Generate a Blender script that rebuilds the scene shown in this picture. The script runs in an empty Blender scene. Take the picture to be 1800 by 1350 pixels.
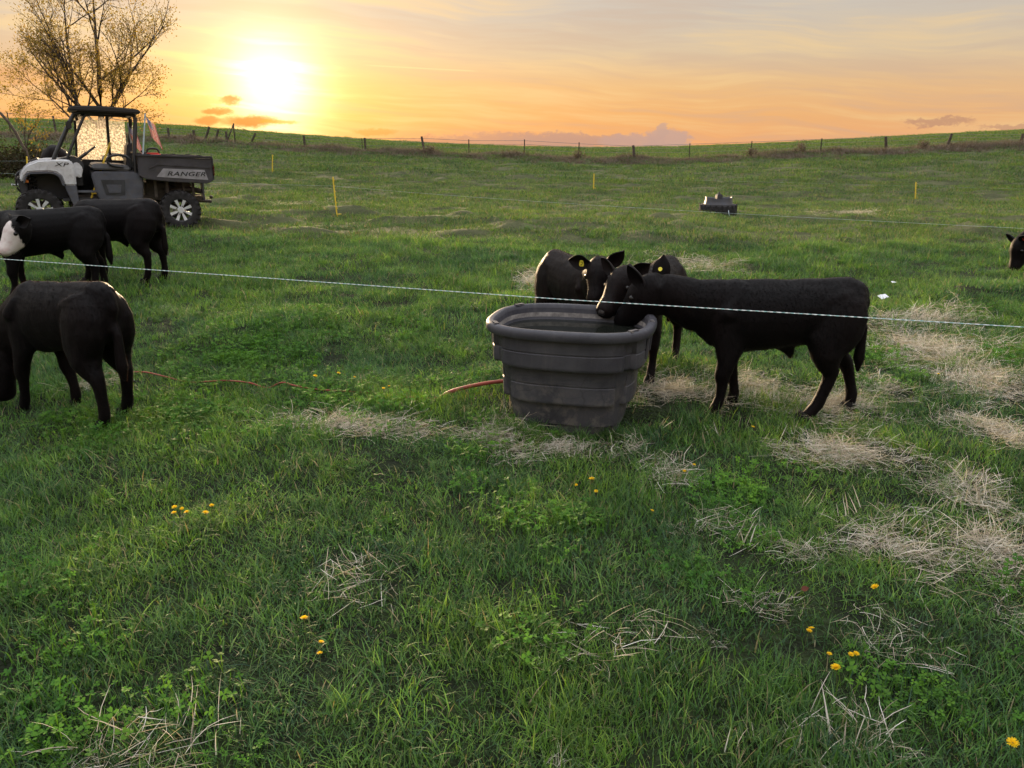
import bpy, bmesh, math, random
import numpy as np
from mathutils import Vector, Matrix, Euler

# ------------------------------------------------------------------ camera
SC = bpy.context.scene
COL = SC.collection
CAM_H = 1.6
FPX = 1360.0                       # focal length in pixels of the 1800 px photograph
PITCH = math.radians(17.35)
cam_data = bpy.data.cameras.new("camera")
cam_data.sensor_width = 36.0
cam_data.lens = 36.0 * FPX / 1800.0
cam_data.clip_start = 0.05
cam_data.clip_end = 3000
cam = bpy.data.objects.new("camera", cam_data)
COL.objects.link(cam)
cam.location = (0, 0, CAM_H)
cam.rotation_euler = (math.radians(90) - PITCH, 0, 0)
SC.camera = cam

def ray(px, py):
    """direction through a pixel of the photograph, scaled so that its Y is 1"""
    cx, cy = px - 900.0, 675.0 - py
    yw = FPX * math.cos(PITCH) + cy * math.sin(PITCH)
    zw = cy * math.cos(PITCH) - FPX * math.sin(PITCH)
    return cx / yw, zw / yw

def az_el(px, py):
    u, v = ray(px, py)
    return math.degrees(math.atan2(u, 1)), math.degrees(math.atan2(v, math.hypot(u, 1)))

# ------------------------------------------------------------------ sky and sun
SUN_AZ, SUN_EL = az_el(478, 150)
SUN_DIR = Vector((math.sin(math.radians(SUN_AZ)) * math.cos(math.radians(SUN_EL)),
                  math.cos(math.radians(SUN_AZ)) * math.cos(math.radians(SUN_EL)),
                  math.sin(math.radians(SUN_EL))))

def lin(r, g, b):
    f = lambda c: (c / 255 / 12.92) if c / 255 <= 0.04045 else ((c / 255 + 0.055) / 1.055) ** 2.4
    return (f(r), f(g), f(b), 1.0)

class NT:
    """small wrapper that writes node trees as expressions"""
    def __init__(self, tree):
        self.t = tree
    def n(self, kind, **kw):
        nd = self.t.nodes.new(kind)
        for k, v in kw.items():
            setattr(nd, k, v)
        return nd
    def put(self, sock, v):
        if isinstance(v, bpy.types.NodeSocket):
            self.t.links.new(v, sock)
        elif v is not None:
            if hasattr(sock, "default_value"):
                try:
                    sock.default_value = v
                except Exception:
                    sock.default_value = tuple(v)[:len(sock.default_value)]
    def m(self, op, a, b=None, c=None, clamp=False):
        nd = self.n("ShaderNodeMath", operation=op, use_clamp=clamp)
        for i, v in enumerate((a, b, c)):
            self.put(nd.inputs[i], v)
        return nd.outputs[0]
    def vm(self, op, a, b=None, out=0):
        nd = self.n("ShaderNodeVectorMath", operation=op)
        self.put(nd.inputs[0], a)
        if b is not None:
            self.put(nd.inputs[1], b)
        return nd.outputs[out]
    def mix(self, f, a, b, mode="MIX"):
        nd = self.n("ShaderNodeMix", data_type="RGBA", blend_type=mode)
        self.put(nd.inputs[0], f); self.put(nd.inputs[6], a); self.put(nd.inputs[7], b)
        return nd.outputs[2]
    def smooth(self, v, lo, hi, a=0.0, b=1.0):
        nd = self.n("ShaderNodeMapRange", interpolation_type="SMOOTHSTEP")
        for i, x in enumerate((v, lo, hi, a, b)):
            self.put(nd.inputs[i], x)
        return nd.outputs[0]
    def noise(self, vec, scale, detail=4, rough=0.55, out=0, dim="3D", dist=0.0):
        nd = self.n("ShaderNodeTexNoise", noise_dimensions=dim)
        self.put(nd.inputs["Vector"], vec)
        nd.inputs["Scale"].default_value = scale
        nd.inputs["Detail"].default_value = detail
        nd.inputs["Roughness"].default_value = rough
        nd.inputs["Distortion"].default_value = dist
        return nd.outputs[out]
    def xyz(self, v):
        nd = self.n("ShaderNodeSeparateXYZ"); self.put(nd.inputs[0], v)
        return nd.outputs
    def comb(self, x, y, z):
        nd = self.n("ShaderNodeCombineXYZ")
        for i, v in enumerate((x, y, z)):
            self.put(nd.inputs[i], v)
        return nd.outputs[0]
    def ramp(self, f, stops, interp="LINEAR"):
        nd = self.n("ShaderNodeValToRGB")
        nd.color_ramp.interpolation = interp
        els = nd.color_ramp.elements
        while len(els) > 1:
            els.remove(els[-1])
        els[0].position, els[0].color = stops[0][0], stops[0][1]
        for p, c in stops[1:]:
            e = els.new(p); e.color = c
        self.put(nd.inputs[0], f)
        return nd.outputs[0]

world = bpy.data.worlds.new("World")
SC.world = world
world.use_nodes = True
wt = world.node_tree
wt.nodes.clear()
W = NT(wt)
tc = W.n("ShaderNodeTexCoord").outputs["Generated"]
dirv = W.vm("NORMALIZE", tc)
dx, dy, dz = W.xyz(dirv)
DEG = 180.0 / math.pi
az = W.m("MULTIPLY", W.m("ARCTAN2", dx, dy), DEG)
el = W.m("MULTIPLY", W.m("ARCSINE", dz), DEG)
sdot = W.vm("DOT_PRODUCT", dirv, tuple(SUN_DIR), out=1)
sang = W.m("MULTIPLY", W.m("ARCCOSINE", W.m("MINIMUM", sdot, 0.999999)), DEG)

# clear twilight sky by height, warmer low down
elf = W.m("DIVIDE", el, 90.0, clamp=True)
base = W.ramp(elf, [(0.0, lin(255, 182, 122)), (0.018, lin(252, 186, 118)), (0.040, lin(244, 194, 136)),
                    (0.062, lin(228, 202, 168)), (0.090, lin(212, 201, 188)), (0.2, lin(214, 214, 218)),
                    (0.45, lin(228, 238, 250)), (1.0, lin(234, 246, 255))])
# away from the sun the sky is greyer and less orange
away = W.smooth(sang, 16.0, 75.0)
base = W.mix(W.m("MULTIPLY", away, 0.55), base, W.ramp(elf, [(0.0, lin(236, 190, 150)), (0.06, lin(212, 198, 180)),
                                                         (0.2, lin(212, 214, 218)), (0.45, lin(228, 238, 250)), (1.0, lin(234, 246, 255))]))
# unseen overhead sky made brighter than the horizon, added to light the ground
overhead_fill = W.smooth(el, 8.0, 60.0, 1.0, 2.8)
# broad streaks of thin high cloud
tilt = W.m("ADD", el, W.m("MULTIPLY", az, 0.07))
wob = W.m("ADD", tilt, W.m("MULTIPLY", W.noise(W.comb(W.m("MULTIPLY", az, 0.09), W.m("MULTIPLY", el, 0.2), 3.0), 1.0, 1, 0.5), 2.2))
wisp = W.noise(W.comb(W.m("MULTIPLY", az, 0.055), W.m("MULTIPLY", wob, 0.75), 1.7), 1.0, 4, 0.62)
wisp2 = W.noise(W.comb(W.m("MULTIPLY", az, 0.13), W.m("MULTIPLY", wob, 1.5), 8.3), 1.0, 3, 0.6)
wf = W.smooth(W.m("ADD", W.m("MULTIPLY", wisp, 0.7), W.m("MULTIPLY", wisp2, 0.3)), 0.46, 0.66)
base = W.mix(W.m("MULTIPLY", wf, 0.5), base, lin(255, 218, 158))
df = W.smooth(wisp, 0.52, 0.34)
base = W.mix(W.m("MULTIPLY", df, 0.40), base, lin(212, 182, 160))
# forward scattering round the sun
sdz = W.m("MULTIPLY", W.m("SUBTRACT", az, SUN_AZ), 1.0)
ga = W.m("POWER", 2.718, W.m("MULTIPLY", W.m("POWER", W.m("DIVIDE", sang, 2.7), 2.0), -1.0))
gb = W.m("POWER", 2.718, W.m("MULTIPLY", W.m("POWER", W.m("DIVIDE", sang, 5.6), 2.0), -1.0))
gc = W.m("POWER", 2.718, W.m("MULTIPLY", W.m("DIVIDE", sang, 11.0), -1.0))
def scaled(col, f):
    nd = W.n("ShaderNodeVectorMath", operation="SCALE")
    W.put(nd.inputs[0], col); W.put(nd.inputs["Scale"], f)
    return nd.outputs[0]
glow = W.vm("ADD", scaled((2.1, 1.9, 1.45), ga), scaled((0.34, 0.30, 0.01), gb))
glow = W.vm("ADD", glow, scaled((0.10, 0.045, 0.0), gc))
lum = W.m("ADD", 0.70, W.m("MULTIPLY", wf, 0.60))
glow = scaled(glow, lum)
sky = W.vm("ADD", scaled(base, overhead_fill), glow)

# cloud banks: soft noisy ellipses placed by direction
wv = W.comb(az, W.m("MULTIPLY", el, 1.6), 0.0)
warp = W.vm("SUBTRACT", W.noise(wv, 1.1, 4, 0.7, out=1), (0.5, 0.5, 0.5))
dirp = W.comb(az, el, 0.0)
WARPED = {k: W.vm("ADD", dirp, W.vm("MULTIPLY", warp, (2.4 * k, 1.3 * k, 0.0))) for k in (1.0, 0.5)}
def cloud(px, py, rx, ry, col, strength, soft=0.7, wamp=1.0):
    global sky
    a0, e0 = az_el(px, py)
    ia, ie = 25.0 / rx, 25.0 / ry
    nd = W.n("ShaderNodeVectorMath", operation="MULTIPLY_ADD")
    W.put(nd.inputs[0], WARPED[wamp]); nd.inputs[1].default_value = (ia, ie, 0); nd.inputs[2].default_value = (-a0 * ia, -e0 * ie, 0)
    r2 = W.vm("DOT_PRODUCT", nd.outputs[0], nd.outputs[0], out=1)
    sky = W.mix(W.smooth(r2, 1.0 - soft, 1.0 + soft, strength, 0.0), sky, col)
for args in [
    (905, 252, 190, 17, lin(208, 160, 138), 0.75, 0.5), (1010, 246, 120, 11, lin(206, 162, 142), 0.75, 0.5),
    (1172, 250, 40, 24, lin(206, 172, 160), 0.85, 0.4), (1165, 230, 10, 14, lin(208, 172, 156), 0.8, 0.4, 0.5),
    (1110, 250, 60, 14, lin(208, 170, 156), 0.8, 0.5), (750, 250, 70, 8, lin(222, 160, 120), 0.6, 0.6),
    (660, 232, 36, 6, lin(240, 160, 80), 0.6, 0.6, 0.5),
    (405, 176, 17, 7, lin(170, 104, 58), 0.9, 0.85, 0.5), (372, 196, 16, 5, lin(176, 106, 60), 0.85, 0.85, 0.5),
    (398, 196, 14, 4, lin(190, 116, 60), 0.8, 0.85, 0.5), (440, 213, 44, 9, lin(176, 104, 52), 0.92, 0.85, 0.5),
    (366, 213, 20, 6, lin(182, 112, 66), 0.85, 0.85, 0.5), (490, 214, 30, 4, lin(230, 160, 60), 0.7, 0.7, 0.5),
    (1650, 214, 46, 7, lin(200, 150, 124), 0.75, 0.6, 1.0), (1785, 223, 46, 5, lin(204, 156, 128), 0.7, 0.6, 1.0),
    (20, 130, 70, 12, lin(206, 140, 104), 0.55, 0.8), (60, 40, 90, 10, lin(255, 220, 160), 0.5, 0.8),
    (15, 205, 60, 9, lin(216, 150, 110), 0.5, 0.8), (330, 178, 60, 8, lin(255, 215, 130), 0.6, 0.8),
]:
    cloud(*args)
# vapour trail
ta, te = az_el(740, 120)
tl = W.m("SUBTRACT", W.m("SUBTRACT", el, te), W.m("MULTIPLY", W.m("SUBTRACT", az, ta), -0.040))
tf = W.m("MULTIPLY", W.smooth(W.m("ABSOLUTE", tl), 0.07, 0.015), W.smooth(W.m("ABSOLUTE", W.m("SUBTRACT", az, ta)), 4.2, 3.0))
sky = W.mix(W.m("MULTIPLY", tf, 0.7), sky, lin(255, 226, 168))

nish = W.n("ShaderNodeTexSky", sky_type="NISHITA")
nish.sun_disc = False
nish.sun_elevation = math.radians(SUN_EL)
nish.sun_rotation = math.radians(SUN_AZ)
nish.altitude = 250
nish.dust_density = 3.0
bg1 = W.n("ShaderNodeBackground"); W.put(bg1.inputs[0], scaled(nish.outputs[0], 0.11)); bg1.inputs[1].default_value = 0.05
bg2 = W.n("ShaderNodeBackground"); W.put(bg2.inputs[0], sky); bg2.inputs[1].default_value = 0.43
ads = W.n("ShaderNodeAddShader")
wt.links.new(bg1.outputs[0], ads.inputs[0]); wt.links.new(bg2.outputs[0], ads.inputs[1])
wo = W.n("ShaderNodeOutputWorld")
wt.links.new(ads.outputs[0], wo.inputs[0])
world.cycles.sampling_method = "MANUAL"
world.cycles.sample_map_resolution = 512

sun_data = bpy.data.lights.new("sun", "SUN")
sun_data.energy = 4.8
sun_data.angle = math.radians(5.0)
sun_data.color = (1.0, 0.72, 0.42)
sun = bpy.data.objects.new("sun", sun_data)
COL.objects.link(sun)
sun.rotation_euler = SUN_DIR.to_track_quat("Z", "Y").to_euler()
sun.location = (-20, 60, 30)

SC.view_settings.view_transform = "Standard"
SC.view_settings.look = "None"
SC.view_settings.exposure = 1.02
SC.view_settings.gamma = 1.0
SC.view_settings.use_curve_mapping = False
SC.render.engine = "CYCLES"
SC.cycles.max_bounces = 4
SC.cycles.diffuse_bounces = 3
SC.cycles.glossy_bounces = 2
SC.cycles.transmission_bounces = 4
SC.cycles.use_adaptive_sampling = True
SC.cycles.adaptive_threshold = 0.03
SC.cycles.caustics_reflective = False
SC.cycles.caustics_refractive = False
SC.cycles.transparent_max_bounces = 8
SC.cycles.use_denoising = True

# ------------------------------------------------------------------ helpers
RNG = np.random.default_rng(11)
random.seed(5)

def _hash(ix, iy, seed):
    h = (ix.astype(np.int64) * 374761393 + iy.astype(np.int64) * 668265263 + seed * 1442695041) & 0x7fffffff
    h = ((h ^ (h >> 13)) * 1274126177) & 0x7fffffff
    h = (h ^ (h >> 16)) & 0xffff
    return h / 65535.0

def vnoise(x, y, seed=0):
    """value noise in 0..1, vectorised"""
    x = np.asarray(x, float); y = np.asarray(y, float)
    ix, iy = np.floor(x), np.floor(y)
    fx, fy = x - ix, y - iy
    fx = fx * fx * (3 - 2 * fx); fy = fy * fy * (3 - 2 * fy)
    a, b = _hash(ix, iy, seed), _hash(ix + 1, iy, seed)
    c, d = _hash(ix, iy + 1, seed), _hash(ix + 1, iy + 1, seed)
    return (a + (b - a) * fx) * (1 - fy) + (c + (d - c) * fx) * fy

def fbm(x, y, seed=0, octs=3):
    s, a, t = 0.0, 1.0, 0.0
    for k in range(octs):
        s = s + a * vnoise(np.asarray(x) * 2 ** k, np.asarray(y) * 2 ** k, seed + 7 * k); t += a; a *= 0.5
    return s / t

# line of the back fence and of the skyline, read off along the photograph
_F = np.array([(-600, 236), (0, 243), (150, 246), (300, 250), (400, 256), (530, 266), (640, 272), (740, 276), (820, 279), (920, 282),
               (1015, 286), (1113, 288), (1213, 286), (1320, 281), (1445, 274), (1557, 271), (1673, 265), (1797, 260), (2400, 245)], float)
_R = np.array([(-600, 205), (0, 214), (150, 218), (300, 226), (450, 237), (640, 250), (760, 257), (900, 262), (1050, 264), (1200, 262),
               (1320, 258), (1450, 252), (1600, 244), (1800, 234), (2400, 215)], float)
FENCE_Y, RIDGE_Y = 60.0, 125.0
_fu = np.array([ray(a, b)[0] for a, b in _F]); _fz = np.array([CAM_H + FENCE_Y * ray(a, b)[1] for a, b in _F])
_ru = np.array([ray(a, b)[0] for a, b in _R]); _rz = np.array([CAM_H + RIDGE_Y * ray(a, b)[1] for a, b in _R])

def ground_base(x, y):
    x = np.asarray(x, float); y = np.asarray(y, float)
    yy = np.maximum(y, 2.0)
    u = np.clip(x / yy, -1.6, 1.6)
    zf = np.interp(u, _fu, _fz); zr = np.interp(u, _ru, _rz)
    z12 = np.interp(u, [-0.9, -0.62, -0.44, -0.2, 0.3, 0.9], [0.36, 0.34, 0.22, 0.10, 0.0, 0.0])
    z18 = np.interp(u, [-0.9, -0.62, -0.44, -0.2, 0.3, 0.9], [0.36, 0.32, 0.18, 0.05, -0.10, -0.1])
    z30 = np.interp(u, [-0.9, -0.3, 0.1, 0.3, 0.9], [0.10, -0.05, -0.42, -0.55, -0.4])
    ks = np.array([0.0, 6.0, 12.5, 18.0, 30.0, FENCE_Y, RIDGE_Y, 220.0, 900.0])
    vals = [np.zeros_like(u), np.zeros_like(u), z12, z18, z30, zf, zr, zr - 6.0, zr - 60.0]
    out = np.zeros_like(u)
    for i in range(len(ks) - 1):
        m = (y >= ks[i]) & (y < ks[i + 1] if i < len(ks) - 2 else y >= ks[i])
        t = np.clip((y - ks[i]) / (ks[i + 1] - ks[i]), 0, 1)
        # Catmull-Rom style slopes keep the field smooth
        h = ks[i + 1] - ks[i]
        s0 = (vals[i + 1] - vals[i - 1]) / (ks[i + 1] - ks[i - 1]) if i > 0 else np.zeros_like(u)
        s1 = (vals[i + 2] - vals[i]) / (ks[i + 2] - ks[i]) if i + 2 < len(ks) else (vals[i + 1] - vals[i]) / h
        h00 = 2 * t ** 3 - 3 * t ** 2 + 1; h10 = t ** 3 - 2 * t ** 2 + t
        h01 = -2 * t ** 3 + 3 * t ** 2; h11 = t ** 3 - t ** 2
        out = np.where(m, h00 * vals[i] + h10 * h * s0 + h01 * vals[i + 1] + h11 * h * s1, out)
    return out

def gz(x, y):
    """height of the pasture"""
    x = np.asarray(x, float); y = np.asarray(y, float)
    z = ground_base(x, y)
    d = np.clip(y / 12.0, 0, 1)
    z = z + (fbm(x * 1.6, y * 1.6, 3) - 0.5) * 0.07
    z = z + (fbm(x * 0.55, y * 0.75, 21) - 0.5) * 0.16 * d
    z = z + np.maximum(fbm(x * 0.9 + 40, y * 1.3, 33, 2) - 0.62, 0) * 0.45 * d
    # bank of rough growth along the old fence
    zf_d = np.exp(-((y - FENCE_Y) / 2.2) ** 2)
    z = z + zf_d * (0.10 + 0.35 * fbm(x * 0.35, y * 0.5, 55))
    return z

def gz1(x, y):
    return float(gz(np.array([x]), np.array([y]))[0])

_OG = {}
def on_ground(px, py):
    """point of the pasture under a pixel"""
    if (px, py) not in _OG:
        _OG[(px, py)] = _on_ground(px, py)
    return _OG[(px, py)]

def _on_ground(px, py):
    u, v = ray(px, py)
    lo, hi = 0.5, 300.0
    Y = lo
    step = 0.05
    while Y < hi:
        if CAM_H + v * Y <= ground_base(np.array([u * Y]), np.array([Y]))[0]:
            break
        Y += step; step = max(0.05, Y * 0.01)
    return u * Y, Y, gz1(u * Y, Y)

def at_depth(px, py, Y):
    u, v = ray(px, py)
    return Vector((u * Y, Y, CAM_H + v * Y))

def mesh_obj(name, verts, faces, mat=None, parent=None, smooth=False):
    me = bpy.data.meshes.new(name)
    me.from_pydata([tuple(v) for v in verts], [], [tuple(f) for f in faces])
    me.update()
    if smooth:
        me.polygons.foreach_set("use_smooth", [True] * len(me.polygons))
    o = bpy.data.objects.new(name, me)
    COL.objects.link(o)
    if mat:
        me.materials.append(mat)
    if parent:
        o.parent = parent
    return o

def bm_obj(name, bm, mat=None, parent=None, smooth=False, mw=None):
    me = bpy.data.meshes.new(name)
    bm.normal_update()
    bm.to_mesh(me); bm.free()
    if smooth:
        me.polygons.foreach_set("use_smooth", [True] * len(me.polygons))
        me.set_sharp_from_angle(angle=math.radians(38))
    o = bpy.data.objects.new(name, me)
    COL.objects.link(o)
    if mat:
        me.materials.append(mat)
    if parent:
        o.parent = parent
    if mw is not None:
        o.matrix_local = mw
    return o

def empty(name, loc=(0, 0, 0), rz=0.0, label=None, cat=None, group=None):
    o = bpy.data.objects.new(name, None)
    COL.objects.link(o)
    o.location = loc
    o.rotation_euler = (0, 0, rz)
    o.empty_display_size = 0.1
    tag(o, label, cat, group)
    return o

def tag(o, label=None, cat=None, group=None, kind=None):
    if label: o["label"] = label
    if cat: o["category"] = cat
    if group: o["group"] = group
    if kind: o["kind"] = kind
    return o

def new_mat(name):
    m = bpy.data.materials.new(name)
    m.use_nodes = True
    t = m.node_tree
    t.nodes.clear()
    n = NT(t)
    out = n.n("ShaderNodeOutputMaterial")
    return m, n, out

def simple_mat(name, col, rough=0.6, spec=0.4, metal=0.0, var=0.25, scale=9.0, bump=0.0, bscale=40.0, col2=None, coat=0.0, dirt=0.0):
    """principled surface with noise variation in its own colour"""
    m, n, out = new_mat(name)
    p = n.n("ShaderNodeBsdfPrincipled")
    pos = n.n("ShaderNodeTexCoord").outputs["Object"]
    f = n.noise(pos, scale, 5, 0.6)
    c1 = tuple(c * (1 - var) for c in col[:3]) + (1,)
    c2 = tuple(min(1, c * (1 + var)) for c in (col2 or col)[:3]) + (1,)
    cc = n.mix(n.smooth(f, 0.3, 0.7), c1, c2)
    if dirt:
        zz = n.xyz(pos)[2]
        dn = n.m("ADD", n.noise(pos, 13.0, 5, 0.7), n.m("MULTIPLY", n.m("SUBTRACT", 0.75, zz), 0.16))
        cc = n.mix(n.m("MULTIPLY", n.smooth(dn, 0.47, 0.66), dirt), cc, (0.085, 0.068, 0.052, 1))
    n.put(p.inputs["Base Color"], cc)
    n.put(p.inputs["Roughness"], n.smooth(f, 0.2, 0.8, max(0.05, rough - 0.12), min(1, rough + 0.12)))
    p.inputs["Specular IOR Level"].default_value = spec
    p.inputs["Metallic"].default_value = metal
    p.inputs["Coat Weight"].default_value = coat
    if bump:
        b = n.n("ShaderNodeBump"); b.inputs["Strength"].default_value = bump; b.inputs["Distance"].default_value = 0.01
        n.put(b.inputs["Height"], n.noise(pos, bscale, 4, 0.6))
        n.put(p.inputs["Normal"], b.outputs[0])
    n.t.links.new(p.outputs[0], out.inputs[0])
    return m

# ------------------------------------------------------------------ pasture
def axis(lo, hi, n, c, k):
    t = np.linspace(-1, 1, n)
    s = np.sinh(t * k) / math.sinh(k)
    return np.where(s < 0, c + (c - lo) * s, c + (hi - c) * s)

xs = axis(-320, 320, 380, 0.0, 4.6)
ys = np.concatenate([np.linspace(-40, 0.5, 20), np.geomspace(0.7, 900, 560)])
XX, YY = np.meshgrid(xs, ys)
ZZ = gz(XX.ravel(), YY.ravel())
gv = np.column_stack([XX.ravel(), YY.ravel(), ZZ])
nx, ny = len(xs), len(ys)
ii = (np.arange(ny - 1)[:, None] * nx + np.arange(nx - 1)[None, :]).ravel()
gf = np.column_stack([ii, ii + 1, ii + nx + 1, ii + nx])

m_ground, g, gout = new_mat("pasture_soil")
p = g.n("ShaderNodeBsdfPrincipled")
pos = g.n("ShaderNodeNewGeometry").outputs["Position"]
n1 = g.noise(pos, 0.9, 3, 0.6); n2 = g.noise(pos, 7.0, 3, 0.65); n3 = g.noise(pos, 45.0, 1, 0.6)
py_ = g.xyz(pos)[1]
far = g.smooth(py_, 7.0, 16.0)
near_c = g.mix(g.smooth(n2, 0.35, 0.65), (0.010, 0.014, 0.006, 1), (0.024, 0.036, 0.012, 1))
far_c = g.mix(g.smooth(n1, 0.35, 0.68), (0.055, 0.062, 0.026, 1), (0.105, 0.110, 0.050, 1))
far_c = g.mix(g.smooth(n2, 0.5, 0.75, 0.0, 0.5), far_c, (0.10, 0.105, 0.045, 1))
col = g.mix(far, near_c, far_c)
g.put(p.inputs["Base Color"], col)
p.inputs["Roughness"].default_value = 0.9
p.inputs["Specular IOR Level"].default_value = 0.15
b = g.n("ShaderNodeBump"); b.inputs["Strength"].default_value = 0.9; b.inputs["Distance"].default_value = 0.12
g.put(b.inputs["Height"], g.m("ADD", n2, g.m("MULTIPLY", n3, 0.4)))
g.put(p.inputs["Normal"], b.outputs[0])
g.t.links.new(p.outputs[0], gout.inputs[0])
ground = mesh_obj("pasture_ground", gv, gf, m_ground, smooth=True)
tag(ground, "rolling green cattle pasture rising to a low ridge", "ground", kind="structure")

# ------------------------------------------------------------------ scattered growth
def blades(n, rad, h0, h1, wid, lean, curl, seed, segs=3, flat=0.0, jitter_z=0.0):
    """clump of tapering blades: verts, faces, t along the blade, random per blade"""
    r = np.random.default_rng(seed)
    a0 = r.uniform(0, 2 * np.pi, n); rr = rad * np.sqrt(r.uniform(0, 1, n))
    bx, by = rr * np.cos(a0), rr * np.sin(a0)
    h = r.uniform(h0, h1, n) * (1 - 0.35 * (rr / rad) ** 2)
    az_ = r.uniform(0, 2 * np.pi, n)
    le = r.uniform(0.05, 1, n) * lean; cu = r.uniform(0.1, 1, n) * curl
    tw = az_ + np.pi / 2 + r.uniform(-0.9, 0.9, n)
    w = wid * r.uniform(0.6, 1.25, n)
    rv = r.uniform(0, 1, n)
    V, F, T, R = [], [], [], []
    ts = np.linspace(0, 1, segs + 1)
    per = 2 * segs + 1
    verts = np.zeros((n, per, 3)); tt = np.zeros((n, per))
    k = 0
    for j, t in enumerate(ts):
        out = le * t + cu * t * t
        z = h * (t * (1 - flat) - 0.45 * np.minimum(cu, 1.4) * t ** 2.2) + jitter_z * rv * (1 - t)
        cx = bx + np.cos(az_) * out * h; cy = by + np.sin(az_) * out * h
        ww = w * 0.5 * (1 - t ** 1.6)
        if j < segs:
            for s in (-1, 1):
                verts[:, k, 0] = cx + s * np.cos(tw) * ww; verts[:, k, 1] = cy + s * np.sin(tw) * ww
                verts[:, k, 2] = z; tt[:, k] = t; k += 1
        else:
            verts[:, k, 0] = cx; verts[:, k, 1] = cy; verts[:, k, 2] = z; tt[:, k] = 1; k += 1
    faces = []
    for i in range(n):
        o = i * per
        for j in range(segs - 1):
            faces.append((o + 2 * j, o + 2 * j + 1, o + 2 * j + 3, o + 2 * j + 2))
        j = segs - 1
        faces.append((o + 2 * j, o + 2 * j + 1, o + 2 * j + 2))
    return verts.reshape(-1, 3), faces, tt.ravel(), np.repeat(rv, per)

def straw_tangle(n, rad, length, wid, seed, height=0.06, up=0.25):
    """bleached fallen stalks lying over one another"""
    r = np.random.default_rng(seed)
    verts, faces, T, R = [], [], [], []
    for i in range(n):
        a0 = r.uniform(0, 2 * np.pi); q = rad * math.sqrt(r.uniform())
        c = np.array([q * math.cos(a0), q * math.sin(a0), r.uniform(0.0, height) * (1 - 0.6 * q / rad)])
        L = length * r.uniform(0.4, 1.15); az_ = r.normal(0.4, 1.1)
        rise = abs(r.normal(0, up)) if r.uniform() < 0.75 else r.uniform(0.4, 1.0)
        bend = r.normal(0, 0.55); sag = r.uniform(0.1, 0.7)
        segs = 4; rv = r.uniform(); w = wid * r.uniform(0.5, 1.3); o = len(verts)
        pos = c.copy(); ang = az_; pitch = rise
        tw = r.uniform(0, np.pi)
        for j in range(segs + 1):
            side = np.array([-math.sin(ang) * math.cos(tw), math.cos(ang) * math.cos(tw), math.sin(tw)])
            ww = w * 0.5 * (1.0 if j < segs else 0.35)
            verts.append(pos - side * ww); verts.append(pos + side * ww); T += [j / segs] * 2; R += [rv] * 2
            pos = pos + np.array([math.cos(ang) * math.cos(pitch), math.sin(ang) * math.cos(pitch), math.sin(pitch)]) * L / segs
            if j == 1 and r.uniform() < 0.3:
                ang += r.normal(0, 0.8); pitch -= r.uniform(0.2, 1.0)
            ang += bend / segs; pitch -= sag / segs
            pos[2] = max(pos[2], 0.004)
        for j in range(segs):
            a = o + 2 * j
            faces.append((a, a + 1, a + 3, a + 2))
    return np.array(verts), faces, np.array(T), np.array(R)

def clover_clump(n, rad, h0, h1, leaf, seed):
    """stalked three-part leaves held flat"""
    r = np.random.default_rng(seed)
    verts, faces, T, R = [], [], [], []
    for i in range(n):
        a0 = r.uniform(0, 2 * np.pi); q = rad * math.sqrt(r.uniform())
        h = r.uniform(h0, h1); rv = r.uniform()
        bx, by = q * math.cos(a0), q * math.sin(a0)
        tx, ty = bx + r.normal(0, 0.012), by + r.normal(0, 0.012)
        o = len(verts); w = 0.0012
        verts += [(bx - w, by, 0), (bx + w, by, 0), (tx + w, ty, h), (tx - w, ty, h)]
        T += [0, 0, .5, .5]; R += [rv] * 4
        faces.append((o, o + 1, o + 2, o + 3))
        tiltx, tilty = r.normal(0, 0.30), r.normal(0, 0.30); ph = r.uniform(0, 2.1)
        L = leaf * r.uniform(0.65, 1.2)
        for k in range(3):
            a = ph + k * 2.094
            ca, sa = math.cos(a), math.sin(a)
            pts = [(0, 0, 0), (0.55, -0.42, .10), (0.95, -0.30, .12), (0.90, 0, .02), (0.95, 0.30, .12), (0.55, 0.42, .10)]
            o = len(verts)
            for (u, v, z) in pts:
                x = (u * ca - v * sa) * L; y = (u * sa + v * ca) * L
                verts.append((tx + x, ty + y, h + z * L + x * tiltx + y * tilty)); T.append(0.4 + 0.6 * u); R.append(rv)
            faces += [(o, o + 1, o + 2, o + 3), (o, o + 3, o + 4, o + 5)]
    return np.array(verts, float), faces, np.array(T), np.array(R)

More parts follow.
